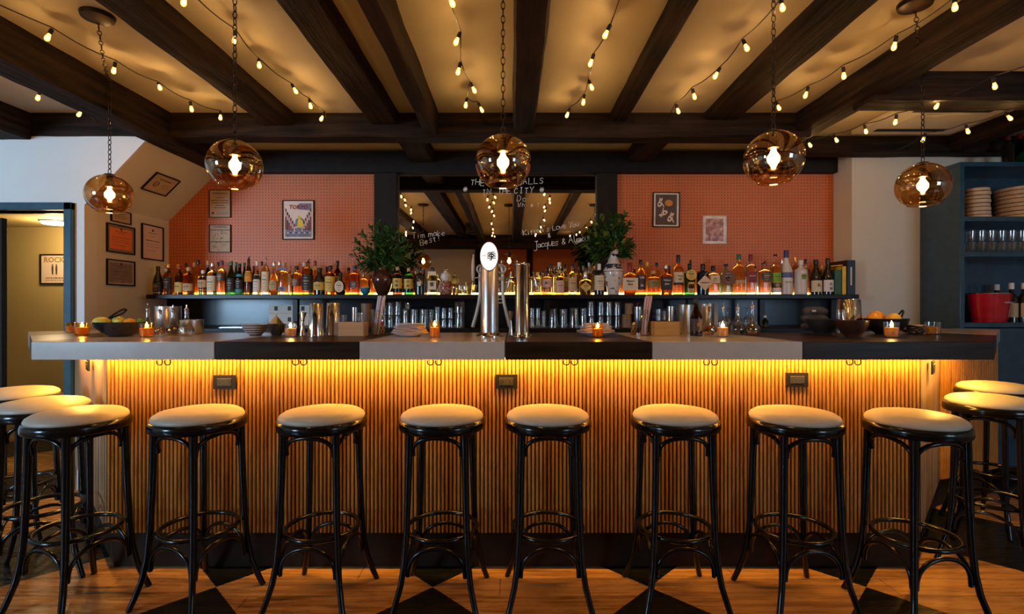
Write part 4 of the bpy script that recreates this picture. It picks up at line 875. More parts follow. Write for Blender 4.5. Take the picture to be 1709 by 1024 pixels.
B(1132, 17, 425, 'std', 'amber', 'k', 'tall amber rye bottle with a cream and black label below the cats picture', [('cream', .30, .56), ('black', .24, .30)], words=[('RITTEN', .46, .012), ('RYE', .38, .014)], cw=.19)
B(1152.5, 10, 434, 'tall', 'clear', 'k', 'tall pale-necked bottle behind the green one with orange band', [], 1)
B(1151, 17.5, 440, 'short', 'green', 'k', 'green bottle with a round gold emblem and orange band', [('gold', .46, .80, 'round'), ('gold', .05, .40, 'card', .55), ('orange', .20, .34, 'card', 1.7)])
B(1173, 20, 440, 'short', 'bluebk', 'k', 'stout black apothecary bottle with a cream diamond label', [('cream', .12, .62, 'diamond')], words=[("HENDRICK'S", .38, .0118)], cw=.18)
B(1190, 19.5, 443, 'sq', 'clear', 'k', 'clear faceted bottle with a black cap and cream label of brush characters', [('cream', .40, .66)], words=[('六', .53, .030)], cw=.19)
B(1211.5, 20.5, 440, 'sq', 'aqua', 'k', 'pale aqua bottle with a brown round label and white centre', [('brown', .30, .78, 'round'), ('white', .44, .62, 'oval')], cw=.08)
B(1233, 19.5, 424, 'std', 'pale', 'gr', 'tall straw-coloured bottle with a green cap', [('tan', .28, .36)])
B(1252.5, 18, 424, 'sq', 'clear', 'm', 'tall clear bottle with a maroon label and maroon cap', [('maroon', .30, .56)], words=[('MILAGRO', .46, .011)], wcol='w', cw=.17)
B(1274.5, 22, 436, 'sq', 'clear', 'k', 'wide clear bottle with a dark round label', [('dk', .38, .68, 'round')], pour=True)
B(1294, 17.5, 424, 'std', 'clear', 'k', 'clear bottle with a lime green and black label', [('green', .30, .54), ('black', .17, .28), ('white', .06, .15)], cw=.04)
B(1305, 12, 432, 'std', 'clear', 's', 'clear bottle behind the frosted blue-banded one', [], 1)
B(1312, 20, 417, 'tall', 'frost', 'n', 'tallest frosted bottle with a blue band and navy cap', [('blue', .38, .50)], words=[('GREY GOOSE', .28, .0115)], cw=.17)
B(1327, 13, 429, 'std', 'pale', 'g', 'pale gold bottle behind the two frosted bottles', [], 1)
B(1336.5, 19.5, 434, 'short', 'frost', 'w', 'frosted bottle with a small lime green label', [('green', .44, .60, 'card', .7)])
B(1344, 11, 432, 'std', 'clear', 'k', 'clear bottle with a black cap behind the frosted lime-labelled one', [('white', .76, .80)], 1)
B(1349.5, 11, 449, 'std', 'brown', 'k', 'brown bottle with an orange label left of the sake bottles', [('orange', .08, .52)], 1)
B(1361.5, 18, 433, 'slope', 'black', 'k', 'black sake bottle with a cream label low on its body', [('cream', .08, .40)], words=[('丸', .26, .028)])
B(1371, 12, 444, 'std', 'gold', 'w', 'pale gold bottle behind and between the two sake bottles', [], 1, dd=4.0)
B(1381.5, 17, 431, 'slope', 'black', 'k', 'black sake bottle with white character label, right beside the green book', [('white', .08, .40)], dd=3.91, words=[('久', .28, .024), ('保', .16, .024)])
# decorated ceramic decanter and little jars
t = thing('ceramic_decanter', (PX(744, 3.95), 3.95, ZS), 'painted ceramic decanter with white round top and red floral base', 'decanter', 'bottles along the back shelf')
r_ = 11*3.95/F
m = N('painted flowers'); vo = m.n('ShaderNodeTexVoronoi'); vo.inputs['Scale'].default_value = 90; m.l(m.n('ShaderNodeTexCoord').outputs['Object'], vo.inputs[0]); mpaint = m.bsdf(m.ramp(vo.outputs['Distance'], [(.2, (.70, .60, .42)), (.42, (.05, .12, .06)), (.6, (.42, .03, .03))]), .25)
G().lathe([(.0002, 0), (r_*.85, .001), (r_*1.05, .03), (r_*1.05, .075), (r_*.7, .105), (.0002, .106)], 24).build('painted_base', mpaint, t)
G().lathe([(.0002, .103), (r_*.55, .104), (r_*.82, .13), (r_*.72, .158), (r_*.3, .175), (r_*.25, .185), (.0002, .186)], 24).build('white_body', plain('glazed white', (.72, .66, .58), .2), t)
G().sph((0, 0, .195), .012, 12, 8).build('stopper', M_brass, t)
for px, top, mt, lb in ((757.5, 478, CP['r'], 'small red jar right of the painted decanter'), (762.5, 480, CP['y'], 'small yellow jar right of the painted decanter')):
    d = 3.93; H = PZ(top, d)-ZS; t = thing('jar', (PX(px, d), d, ZS), lb, 'jar'); G().lathe([(.0002, 0), (.010, 0), (.011, .004), (.011, H*.75), (.008, H*.8), (.0002, H*.8)], 14).build('body', mt, t); G().lathe([(.0002, H*.8), (.009, H*.8), (.009, H), (.0002, H)], 12).build('lid', M_brass, t)
def tumbler(px, y0, y1, w, d, label, mat=None, taper=.86, zb_=None, name='tumbler', rib=False, group=None, inverted=False, fill=None):
    z0 = PZ(y1, d) if zb_ is None else zb_; H = (y1-y0)*d/F; r = w*d/F/2; t = thing(name, (PX(px, d), d, z0), label, name.replace('_', ' '), group)
    a, b = (r*taper, r) if not inverted else (r, r*taper)
    g = G(); n = 20; wall = .0018
    if not inverted: g.shell([(a*.9, .0005), (a, .004), (a+(b-a)*.5, H*.5), (b, H)], wall, n)
    else: g.lathe([(a, .0005), (a+(b-a)*.5, H*.5), (b, H*.97), (b*.9, H), (.0002, H), (.0002, H-.005), (b*.85, H-.006), (a-wall, .0005)], n)
    if inverted: g.f = [f for f in g.f if len(f) < n]; g.m = g.m[:len(g.f)]
    if rib:
        for i in range(n): th = 2*PI*i/n; g.tube([(a*math.cos(th)*1.0, a*math.sin(th), .003), (b*math.cos(th), b*math.sin(th), H*.97)], .0012, 4)
    g.build('vessel', mat or M_clearg, t, ang=50)
    if fill: G().lathe([(.0002, .004), (a*.85, .0045), (a+(b-a)*.5-.003, H*.5), (.0002, H*.5)], n).build('contents', fill, t)
    return t
for px, lb in ((768, 'small glass with amber lights left of the frosted-wood bowl'), (776.5, 'small glass behind the frame of the ice machine')):
    tumbler(px, 476, 491, 8.5, 3.93, lb, zb_=ZS, fill=GL['gold'])
t = tumbler(783, 470, 491, 14, 4.02, 'wide-rimmed golden glass left of the ice machine', zb_=ZS, fill=GL['gold'], taper=.5)
# small blue bowl
t = thing('bowl', (PX(610, 3.93), 3.93, ZS), 'small teal blue bowl with a pale rim on the bottle shelf', 'bowl')
G().shell([(.018, .001), (.030, .014), (.038, .035), (.039, .055)], .003, 24).build('vessel', plain('teal glaze', (.01, .17, .26), .25, coat=.5), t); G().ring((0, 0, .0555), .0375, .0018, 24, 6).build('rim', M_cream, t)
# vases
t = thing('vase', (PX(638.5, 3.97), 3.97, ZS), 'round brown glazed vase holding fir branches', 'vase'); k = 3.97/F
G().shell([(7.5*k, .001), (9*k, .006), (14*k, .05), (17.5*k, .095), (18*k, .13), (15*k, .165), (10*k, .188), (9.5*k, .20), (10.5*k, .213)], .004, 36).build('vessel', plain('brown glaze', (.055, .018, .010), .13, coat=.7), t, ang=80)
t = thing('vase', (PX(1023.5, 3.95), 3.95, ZS), 'tall white porcelain vase with blue landscape painting', 'vase'); k = 3.95/F
m = N('blue and white porcelain'); v, o = m.xyz(); z = o[2]
nz = m.noise(26, detail=6, rough=.6, mscale=(1, 1, 1.6)); band = m.math('MAXIMUM', m.math('LESS_THAN', m.math('ABSOLUTE', m.math('SUBTRACT', z, .215)), .020), m.math('LESS_THAN', m.math('ABSOLUTE', m.math('SUBTRACT', z, .300)), .010))
lowp = m.math('LESS_THAN', z, .15); f1 = m.math('MULTIPLY', band, m.math('GREATER_THAN', nz, .46)); f2 = m.math('MULTIPLY', lowp, m.math('GREATER_THAN', nz, .60)); ln = m.math('LESS_THAN', m.math('ABSOLUTE', m.math('SUBTRACT', z, .178)), .0022)
M_porc = m.bsdf(m.mix(m.math('MINIMUM', m.math('ADD', m.math('ADD', f1, f2), ln), 1.0), (.66, .60, .54), (.03, .035, .07)), .18, coat=.6)
G().shell([(9*k, .001), (9.2*k, .01), (12.5*k, .07), (16*k, .15), (16.3*k, .19), (14*k, .225), (9.5*k, .25), (8.6*k, .28), (8.8*k, .31), (10.8*k, .338), (11.6*k, .345)], .004, 40).build('vessel', M_porc, t, ang=80)
# greenery
M_leaf = N('dark green leaf'); M_leaf = M_leaf.bsdf(M_leaf.ramp(M_leaf.noise(30), [(.3, (.012, .045, .010)), (.7, (.045, .12, .022))]), .4)
M_leaf2 = N('yellow green leaf'); M_leaf2 = M_leaf2.bsdf(M_leaf2.ramp(M_leaf2.noise(30), [(.3, (.05, .11, .012)), (.7, (.15, .22, .03))]), .4)
def leafblade(g, base, dr, L, w, m=0, droop=.2, r=rnd):
    dr = dr.normalized(); side = dr.cross(Vector((0, 0, 1)));
    if side.length < .05: side = Vector((1, 0, 0))
    side.normalize(); side = (side+Vector((r.uniform(-.5, .5), r.uniform(-.5, .5), r.uniform(-.5, .5)))).normalized(); vs = []; K = 4
    nrm = dr.cross(side).normalized()
    for i in range(K+1):
        u = i/K; c = base+dr*L*u-Vector((0, 0, droop*L*u*u)); ww = w*math.sin(PI*min(.12+u*.88, 1))**.8 if i < K else 0.0005
        vs += [c-side*ww/2, c+nrm*ww*.12, c+side*ww/2]
    g.add(vs, [(3*i+a, 3*i+a+1, 3*i+a+4, 3*i+a+3) for i in range(K) for a in (0, 1)], m)
def bouquet(px, d, z0, stems, lab_, seed, leafL, leafW, spread, rng, dens=22, mats=None):
    r = random.Random(seed); t = thing('cut_greenery', (PX(px, d), d, z0), lab_, 'plant'); g = G(); gs = G()
    for (dx, dz, dy) in stems:
        tip = Vector((dx, dy, dz)); mid = Vector((dx*.35, dy*.35, dz*.55)); pts = [Vector((0, 0, -.06))*(1-u)**2+mid*2*u*(1-u)+tip*u*u for u in [i/10 for i in range(11)]]
        gs.tube(pts, [.0022*(1-.6*i/10) for i in range(11)], 5)
        for k in range(dens):
            u = .18+.82*k/dens; q = u*10; i = min(int(q), 9); p = pts[i].lerp(pts[i+1], q-i); tg = (pts[i+1]-pts[i]).normalized(); s = tg.orthogonal().normalized(); s.rotate(Matrix.Rotation(r.uniform(0, 2*PI), 3, tg))
            leafblade(g, p, tg*.75+s*spread, leafL*r.uniform(.7, 1.2), leafW*r.uniform(.8, 1.2), 1 if r.random() < .22 else 0, r.uniform(.05, .35), r)
    f = g.build('foliage', mats or [M_leaf, M_leaf2], t, smooth=False); f['kind'] = 'stuff'; gs.build('stems', M_leaf2, t); return t
r = random.Random(11); k = 3.97/F
tips = [(-44, 42), (-34, 58), (-22, 70), (-8, 76), (6, 72), (18, 66), (30, 58), (40, 48), (46, 36), (44, 22), (-46, 20), (-38, 8), (-30, -2), (36, 10), (-16, 50), (2, 52), (18, 44), (-28, 34), (28, 30), (-12, 28), (10, 26), (-40, 30), (24, 8), (-20, 10), (-4, 66), (12, 60)]
st = [(x*k, (y+1)*k, r.uniform(-.10, .05)) for x, y in tips]
bouquet(638.5, 3.97, ZS+.205, st, 'dark green fir branches in the brown vase', 5, .052, .021, .75, None, 40)
tips = [(-46, 26), (-40, 12), (-32, 38), (-20, 54), (-5, 60), (8, 56), (20, 58), (26, 46), (-42, 0), (-36, -8), (-26, 22), (-10, 36), (8, 34), (18, 30), (26, 14), (30, 2), (24, -8), (-22, 2), (-12, 16), (6, 12), (16, 6), (-48, 12), (-30, -14)]
st = [(x*k, y*k, r.uniform(-.10, .04)) for x, y in tips]
t = bouquet(1023.5, 3.95, ZS+.345, st, 'broad-leaved greenery with one pink blossom in the blue and white vase', 9, .066, .030, .7, None, 32)
g = G(); rr = random.Random(3)
for dv, L in ((Vector((.25, -.3, 1)), .055), (Vector((-.7, -.3, -.1)), .035), (Vector((.9, -.3, .35)), .04), (Vector((.8, -.3, -.5)), .04), (Vector((.1, -.4, .4)), .03)): leafblade(g, Vector((.004, -.035, .020)), dv, L, .014, 0, 0, rr)
g.build('pink_blossom', plain('pink petal', (.75, .20, .13), .5), t)
# binder and books at the right end
def book(x0, x1, H, dep, mat, label, cat='book', lean=0., d=3.90, page=True):
    t = thing('binder' if cat == 'binder' else 'book', ((x0+x1)/2, d, ZS), label, cat); t.rotation_euler = (0, R(lean), 0); w = (x1-x0)/2
    g = G().box(-w, -w+.002, 0, dep, 0, H).box(w-.002, w, 0, dep, 0, H).box(-w, w, 0, .002, 0, H); g.build('cover', mat, t, smooth=False)
    G().box(-w+.0022, w-.0022, .0025, dep-.004, .002, H-.003).build('pages', M_paperw, t, smooth=False); return t
book(PX(1392.5, 3.9), PX(1404.5, 3.9), .19, .20, plain('green book cloth', (.03, .10, .035), .5), 'thick dark green book at the right end of the shelf')
book(PX(1405.2, 3.9), PX(1412.5, 3.9), .215, .20, plain('yellow book cloth', (.75, .47, .03), .5), 'yellow book between the green book and the black binder')
bn = book(PX(1413.5, 3.9), PX(1427.5, 3.9), .262, .25, plain('black binder cloth', (.012, .012, .018), .4), 'black ring binder with a white spine label, last on the shelf', 'binder')
G().box(-.006, .006, -.0015, 0, .07, .21).build('spine_label', M_paperw, bn, smooth=False)
t = thing('clipboard', (PX(1402, 3.9), 3.93, ZS+.2155), 'yellow-orange pad lying across the tops of the books', 'clipboard'); t.rotation_euler = (0, R(-5), 0); G().box(-.05, .040, 0, .12, 0, .008).build('pad', plain('orange pad', (.75, .33, .03), .5), t); t.location.z += .004
# ================================================================== THINGS ON THE BAR
def candle(px, y0, y1, w, label, lit=True, glass=None, d=None):
    d = d or .15*F/(y1-CY); d = max(2.3, min(d, 3.0)); H = (y1-y0)*d/F; r = w*d/F/2
    t = thing('candle', (PX(px, d), d, HT+.0005), label, 'candle', 'candles in amber glass cups on the bar')
    G().shell([(r*.86, .0005), (r*.93, .003), (r, H)], .002, 24).build('glass_cup', glass or M_ambcup, t, ang=60)
    G().lathe([(.0002, .008), (r*.84, .008), (r*.88, H*.62), (r*.80, H*.645), (.0002, H*.63)], 24).build('wax', M_wax, t)
    if lit:
        G().tube([(0, 0, H*.62), (0, 0, H*.70)], .0009, 5).build('wick', M_blk, t)
        G().lathe([(.0002, H*.68), (.0038, H*.74), (.0045, H*.82), (.002, H*1.0), (.0002, H*1.08)], 10).build('flame', M_flame, t, ang=80)
        lamp('candle_flame', 'POINT', (PX(px, d), d, HT+H*.86), .42, (1.0, .50, .12), .008)
candle(137, 540, 560, 21, 'lit amber candle cup in front of its neighbour at the far left of the bar', d=2.72); candle(119, 538, 555, 17, 'amber candle cup at the far left end, behind the lit one', False, d=2.99)
candle(245, 539, 562, 23, 'lit candle cup in front of the fruit bowl and sauce cruets'); candle(485, 540, 562, 20, 'lit candle cup beside the dark bowl with funnel', glass=M_clearg)
candle(725.5, 537, 563, 18, 'lit amber candle cup right of the left napkin plate'); candle(997.5, 540, 563, 18.5, 'dark amber candle cup in front of the right napkin plate')
candle(1206, 538, 562, 20, 'lit candle cup among the right-hand cruets', glass=M_clearg); candle(1488, 537, 563, 23, 'lit candle cup in front of the bowl of oranges', glass=M_clearg)
candle(1557, 535, 556, 22, 'unlit candle cup at the right end of the bar', False, glass=M_clearg, d=2.78)
# cruets
def cruet(px, ytop, ybase, w, liq, label, d=None):
    d = d or .15*F/(ybase-CY); k = d/F; H = (ybase-ytop)*k; r = w*k/2; t = thing('cruet', (PX(px, d), d, HT+.0005), label, 'cruet', 'glass cruets with pouring tops')
    p = [(r*.55, .0005), (r*.8, .004), (r, H*.13), (r*.96, H*.22), (r*.62, H*.36), (r*.36, H*.48), (r*.27, H*.6), (r*.27, H*.84)]
    G().shell(p, .0018, 24).build('glass_body', M_clearg, t, ang=80)
    G().lathe([(.0002, .004), (r*.5, .0045), (r*.9, H*.13), (r*.87, H*.21), (r*.72, H*.285), (.0002, H*.285)], 24).build('liquid', GL[liq], t, ang=80)
    G().lathe([(.0002, H*.72), (r*.20, H*.72), (r*.24, H*.84), (.0002, H*.84)], 12).build('cork', plain('dark cork', (.20, .06, .03), .6), t)
    G().lathe([(.0002, H*.84), (r*.30, H*.84), (r*.26, H*.87), (r*.10, H*.90), (r*.06, H), (.0002, H)], 12).build('dasher_top', M_steel, t)
cruet(246.5, 507, 558, 19, 'clear', 'glass cruet directly behind the candle near the left fruit bowl', 2.78)
cruet(267, 511, 559.5, 22, 'dkamber', 'glass cruet of dark red liquid, leftmost one in full view', 2.70); cruet(289, 509, 560, 23, 'black', 'glass cruet of nearly black liquid in the left group', 2.70); cruet(311.5, 509, 561, 25, 'clear', 'broad clear glass cruet in the left group', 2.65)
cruet(1184.5, 506, 560, 23, 'dkamber', 'tall glass cruet of red-brown liquid beside the dark beer bottle', 2.68); cruet(1207, 505, 555, 18, 'clear', 'glass cruet directly behind the right-hand candle', 2.95)
cruet(1231, 506, 558, 25, 'black', 'glass cruet of nearly black liquid in the right group', 2.78); cruet(1255.5, 503, 558.5, 25, 'pale', 'glass cruet of clear liquid, last of the right group', 2.78)
def canister(px, ytop, ybase, w, label, d=None, taper=1., name='steel_canister', cat='canister', mat=None, inv=False, parts=True):
    d = d or .15*F/(ybase-CY); k = d/F; H = (ybase-ytop)*k; r = w*k/2; a = r*taper; t = thing(name, (PX(px, d), d, HT+.0005), label, cat)
    if inv: G().lathe([(r, .0005), (a, H*.98), (a*.95, H), (.0002, H), (.0002, H-.003), (r-.002, .001)], 32).build('body', mat or M_steel, t, ang=50)
    else: G().shell([(a*.97, .0005), (a, .003), (r, H)], .0015, 32).build('body', mat or M_steel, t, ang=50)
    G().ring((0, 0, .003 if inv else H-.001), r, .0016, 32, 6).build('rolled_rim', mat or M_steel, t); return t
canister(281, 512, 557, 38, 'tall steel canister behind the left cruets', 2.92, mat=M_brush); canister(320, 537, 560, 35, 'short steel cup behind the clear cruet', 2.88, mat=M_brush)
canister(527.5, 504, 558.5, 26, 'tall steel cocktail tin, left one of the pair', 2.62, .80, 'shaker_tin', 'cocktail shaker', inv=True); canister(556, 504, 558.5, 25, 'tall steel cocktail tin, right one of the pair, touching the wooden box', 2.68, .80, 'shaker_tin', 'cocktail shaker', inv=True)
canister(1143.5, 508, 556, 26, 'steel canister left of the dark beer bottle', 2.90, mat=M_brush); canister(1179, 508, 556, 24, 'steel canister behind the red-brown cruet', 3.02, mat=M_brush)
canister(1417.5, 501, 557, 37, 'upturned steel tin behind the brown bowl', 2.95, .86, 'shaker_tin', 'cocktail shaker', inv=True)
def jigger(px, ytop, ybase, w, label, d):
    k = d/F; H = (ybase-ytop)*k; r = w*k/2; t = thing('jigger', (PX(px, d), d, HT+.0005), label, 'jigger')
    G().lathe([(r*.85, .0005), (r*.30, H*.60), (r*.30, H*.64), (r, H), (r*.9, H), (r*.2, H*.66), (.0002, H*.64), (.0002, H*.6), (r*.2, H*.58), (r*.75, .0005)], 24).build('cups', M_steel, t, ang=50); G().ring((0, 0, H*.62), r*.32, .0018, 20, 6).build('collar', M_steel, t)
jigger(505, 520, 559, 13.5, 'slender steel jigger left of the cocktail tins', 2.66); jigger(852.5, 520, 560, 10, 'slender steel jigger between the two beer towers', 2.72)
tumbler(494.5, 535, 559, 7, 2.72, 'tiny dark cup left of the slender jigger', mat=M_iron, zb_=HT+.0005, name='cup'); tumbler(1404.5, 516, 556, 17, 2.86, 'small clear shot glass beside the upturned steel tin', zb_=HT+.0005)
# wooden boxes
def wbox(x0, x1, ytop, ybase, d, mat, label):
    k = d/F; w = (x1-x0)*k/2; H = (ybase-ytop)*k; dp = w*1.1; t = thing('wooden_box', (PX((x0+x1)/2, d), d+.001, HT+.0005), label, 'box'); th = .007
    for nm, a in (('side', (-w, w, 0, th)), ('side', (-w, w, dp-th, dp)), ('side', (-w, -w+th, th, dp-th)), ('side', (w-th, w, th, dp-th))): G().box(*a, 0, H).build(nm, mat, t, bevel=.001)
    G().box(-w+th, w-th, th, dp-th, .001, .006).build('bottom', mat, t, smooth=False)
    g = G()
    for s in (-1, 1):
        for i in range(6): z = H*(.08+.155*i); xx = s*(w-.0035); g.box(xx-.0036, xx+.0036, -.0006, .001, z, z+H*.075)
    g.build('finger_joints', plain('dark joint end grain', (.16, .07, .02), .6), t, smooth=False); return t, w, H, dp
wbox(562.5, 608, 535, 558.5, 2.62, M_boxw, 'pale finger-jointed wooden box beside the cocktail tins'); wbox(1090, 1136, 534, 557.5, 2.66, M_boxw2, 'golden finger-jointed wooden box left of the steel canister')
def inbox(px, y0, y1, w, d, label, **kw): return tumbler(px, y0, y1, w, d, label, zb_=HT+.007, **kw)
inbox(592, 511, 556, 9.5, 2.68, 'small steel measure standing in the pale wooden box', mat=M_steel, name='measure'); inbox(601.5, 520, 556, 10, 2.68, 'ribbed glass standing in the pale wooden box', rib=True); inbox(574, 524, 556, 9, 2.70, 'clear glass dropper jar in the pale wooden box', name='jar')
inbox(1119, 510, 556, 11.5, 2.72, 'small steel measure standing in the golden wooden box', mat=M_steel, name='measure'); inbox(1099, 515, 556, 8, 2.72, 'glass dropper bottle in the golden wooden box', name='bottle'); inbox(1108, 518, 556, 8, 2.74, 'second glass dropper bottle in the golden wooden box, beside the steel measure', name='bottle')
# straws in glasses
def straws(px, d, lean, mat, label, wl, seed, topy, basey=556):
    k = d/F; t = tumbler(px, 513, basey, 18, d, wl, zb_=HT+.0005, taper=.72); r = random.Random(seed); H = (basey-topy)*k
    b = thing('straw_bundle', (PX(px, d), d, HT+.005), label, 'straws'); s = 0
    for i in range(34):
        a = r.uniform(0, 2*PI); q = math.sqrt(r.random())*.0155; x, y = q*math.cos(a), q*math.sin(a)
        o = G().tube([(x*.9, y*.9, 0), (x*1.0+lean*.5, y, H*.5), (x*1.25+lean, y*1.2, H-.012*r.random())], .0030, 6).build('straw', mat, b)
    return t
straws(627, 2.70, .032, plain('white straw', (.62, .56, .62), .5), 'bundle of white drinking straws leaning in a glass left of the napkins', 'tall glass holding white straws', 2, 491)
straws(1074, 2.70, .026, plain('pale pink straw', (.60, .42, .42), .5), 'bundle of pale pink straws leaning in a glass left of the golden box', 'tall glass holding pink straws', 3, 491)
for px, d, lb in ((637.5, 2.86, 'small diamond-patterned jar right of the white straws'), (1058, 2.80, 'small diamond-patterned jar left of the pink straws')):
    m = N('diamond lattice %d' % px); v, o = m.xyz(); u = m.math('MULTIPLY', m.math('ARCTAN2', o[1], o[0]), 2.4); zz = m.math('MULTIPLY', o[2], 190.)
    f = m.math('LESS_THAN', m.math('MINIMUM', m.math('ABSOLUTE', m.math('SINE', m.math('ADD', m.math('MULTIPLY', u, 1.25), m.math('MULTIPLY', zz, .5)))), m.math('ABSOLUTE', m.math('SINE', m.math('SUBTRACT', m.math('MULTIPLY', u, 1.25), m.math('MULTIPLY', zz, .5))))), .28)
    t = thing('jar', (PX(px, d), d, HT+.0005), lb, 'jar'); G().lathe([(.0002, 0), (.013, 0), (.0165, .012), (.0165, .040), (.012, .050), (.0002, .0505)], 20).build('body', m.bsdf(m.mix(f, (.08, .05, .04), (.62, .50, .40)), .4), t)
    G().lathe([(.0002, .051), (.011, .051), (.012, .058), (.006, .068), (.0002, .069)], 14).build('lid', CP['r'] if px < 700 else M_brass, t)
# napkins on plates
def napkins(px, ytop, ybase, w, d, lb):
    k = d/F; X = PX(px, d); t = thing('plate', (X, d, HT+.0005), 'white plate under the %s stack of folded napkins' % lb, 'plate'); r = w*k*.43
    G().lathe([(.0002, .001), (r*.55, .001), (r*.62, .006), (r*.95, .016), (r, .020), (r*.97, .021), (r*.6, .011), (.0002, .009)], 40).build('dish', plain('white china', (.62, .56, .54), .2), t, ang=70)
    G().ring((0, 0, .003), r*.5, .003, 32, 6).build('foot', plain('white china', (.62, .56, .54), .2), t)
    n = 7; z = .022; R_ = random.Random(int(px)); topz = (ybase-ytop)*k-.0005; hh = (topz-z)/n
    for i in range(n):
        o = thing('napkin', (X, d, HT+z+i*hh), 'folded pinkish linen napkin on the %s plate, %s of its stack' % (lb, ['lowest', 'second from the bottom', 'third from the bottom', 'middle one', 'third from the top', 'second from the top', 'topmost'][i]), 'napkin', 'folded napkins on the %s plate' % lb)
        o.rotation_euler.z = R(R_.uniform(-14, 14)); L = w*k/2*R_.uniform(.82, 1.0)*(1-.04*i); dp = r*.62; NX = 22; vs = []; fs = []; ph = R_.uniform(0, 6); g = G()
        th = hh*.42; amp = hh*.10
        for a in range(NX+1):
            for b in range(7):
                u = a/NX*2-1; v = b/6*2-1; zz = amp*math.sin(u*5+ph+v)+amp*math.cos(v*4+ph*2); ed = 1-.25*abs(v)**3
                vs.append((u*L*ed, v*dp, zz+th*(1-.5*u*u)))
        for a in range(NX+1):
            for b in range(7):
                x, y, zz = vs[a*7+b]; vs.append((x, y, zz-th))
        m_ = (NX+1)*7
        for a in range(NX):
            for b in range(6): i0 = a*7+b; fs += [(i0, i0+7, i0+8, i0+1), (m_+i0, m_+i0+1, m_+i0+8, m_+i0+7)]
        for a in range(NX): fs += [(a*7, m_+a*7, m_+a*7+7, a*7+7), (a*7+6, a*7+13, m_+a*7+13, m_+a*7+6)]
        for b in range(6): fs += [(b, b+1, m_+b+1, m_+b), (NX*7+b, m_+NX*7+b, m_+NX*7+b+1, NX*7+b+1)]
        g.add(vs, fs); g.build('fabric', M_napkin, o, ang=70)
napkins(684, 538, 561.5, 66, 2.60, 'left'); napkins(994, 538, 560.5, 66, 2.66, 'right')
# bowls
def bowl(px, ytop, ybase, w, d, mat, label, foot=.42, name='bowl', z0=None, rim=None):
    k = d/F; H = (ybase-ytop)*k; r = w*k/2; t = thing(name, (PX(px, d), d, (HT+.0005) if z0 is None else z0), label, 'bowl'); f = r*foot
    G().shell([(f, .0005), (f*1.02, H*.08), (r*.72, H*.30), (r*.93, H*.66), (r, H)], .004, 40).build('vessel', mat, t, ang=80)
    if rim: G().ring((0, 0, H), r-.002, .0025, 40, 6).build('rim', rim, t)
    return t, r, H
M_bowlk = plain('black glazed bowl', (.016, .016, .018), .22, var=.3, coat=.4); M_bowlb = plain('brown glazed bowl', (.055, .022, .015), .3, coat=.3); M_bowld = plain('dark stoneware', (.022, .026, .026), .45)
t, r, H = bowl(201.5, 537, 561, 76, 2.62, M_bowlk, 'black glazed bowl of citrus fruit at the left')
def fruit(X, d, z, r, mat, label, cat, sx=1.1, rz=0):
    t = thing(cat, (X, d, z), label, cat); t.rotation_euler.z = R(rz); g = G().lathe([(max(r*math.sin(PI*i/12), .0002)*(1 if cat == 'orange' else 1), -r*math.cos(PI*i/12)) for i in range(13)], 20)
    if cat == 'lemon': g = G().lathe([(max(r*.86*math.sin(PI*i/14)**.9, .0002), -r*1.25*math.cos(PI*i/14)) for i in range(15)], 20, M=Matrix.Rotation(R(90), 4, 'Y'))
    g.build('peel', mat, t, ang=80)
    G().lathe([(.0002, 0), (.003, 0), (.002, .002), (.0002, .0025)], 8, M=Matrix.Translation((0, 0, r*.985)) if cat != 'lemon' else Matrix.Translation((r*1.24, 0, 0)) @ Matrix.Rotation(R(90), 4, 'Y')).build('stem_end', M_leaf2, t)
def peelm(name, col): m = N(name); nz = m.noise(220, detail=2); MATS[name] = m.bsdf(m.ramp(m.noise(12), [(.3, tuple(c*.85 for c in col)), (.7, col)]), .38, bump=m.bump(nz, .25, .002)); return MATS[name]
M_lem = peelm('lemon peel', (.86, .60, .06)); M_org = peelm('orange peel', (.90, .36, .03)); M_lime = peelm('lime peel', (.09, .20, .03))
X = PX(201.5, 2.62); k = 2.62/F
fruit(X-.082, 2.60, HT+.072, .032, M_lem, 'pale yellow lemon at the left of the fruit bowl', 'lemon', rz=20); fruit(X-.018, 2.63, HT+.076, .031, M_lem, 'yellow lemon in the middle of the left fruit bowl, under the tongs', 'lemon', rz=-30)
fruit(X+.048, 2.62, HT+.058, .034, M_org, 'orange at the right of the left fruit bowl', 'orange'); fruit(X-.05, 2.69, HT+.062, .031, M_lem, 'lemon at the back of the left fruit bowl', 'lemon', rz=60); fruit(X+.088, 2.64, HT+.068, .024, M_lime, 'dark green lime at the right rim of the left fruit bowl', 'lime')
def tongs(X, d, z, label, ang=20):
    t = thing('tongs', (X, d, z), label, 'tongs'); t.rotation_euler = (0, R(-ang), R(25))
    g = G(); g.tube([(-.05, -.01, -.012), (-.02, -.012, .002), (.012, -.010, .014), (.026, 0, .016), (.028, .008, .010), (.012, .016, 0), (-.02, .016, -.008), (-.05, .012, -.014)], .0050, 8); g.build('arms', M_blk, t)
tongs(X+.012, 2.60, HT+.118, 'black tongs resting on the lemons in the left fruit bowl', 15)
t, r, H = bowl(1477, 532, 558, 67, 2.83, M_bowlk, 'black glazed bowl of oranges at the right'); X = PX(1474.5, 2.84)
fruit(X-.052, 2.84, HT+.078, .041, M_org, 'orange at the left of the right-hand fruit bowl', 'orange'); fruit(X-.005, 2.887, HT+.088, .041, M_org, 'orange at the back of the right-hand fruit bowl', 'orange'); fruit(X+.034, 2.81, HT+.080, .037, plain('yellow orange peel', (.90, .48, .06), .4), 'yellower orange at the front right of the right-hand fruit bowl', 'orange')
tongs(X+.098, 2.84, HT+.104, 'black tongs on the rim of the right-hand fruit bowl', 30)
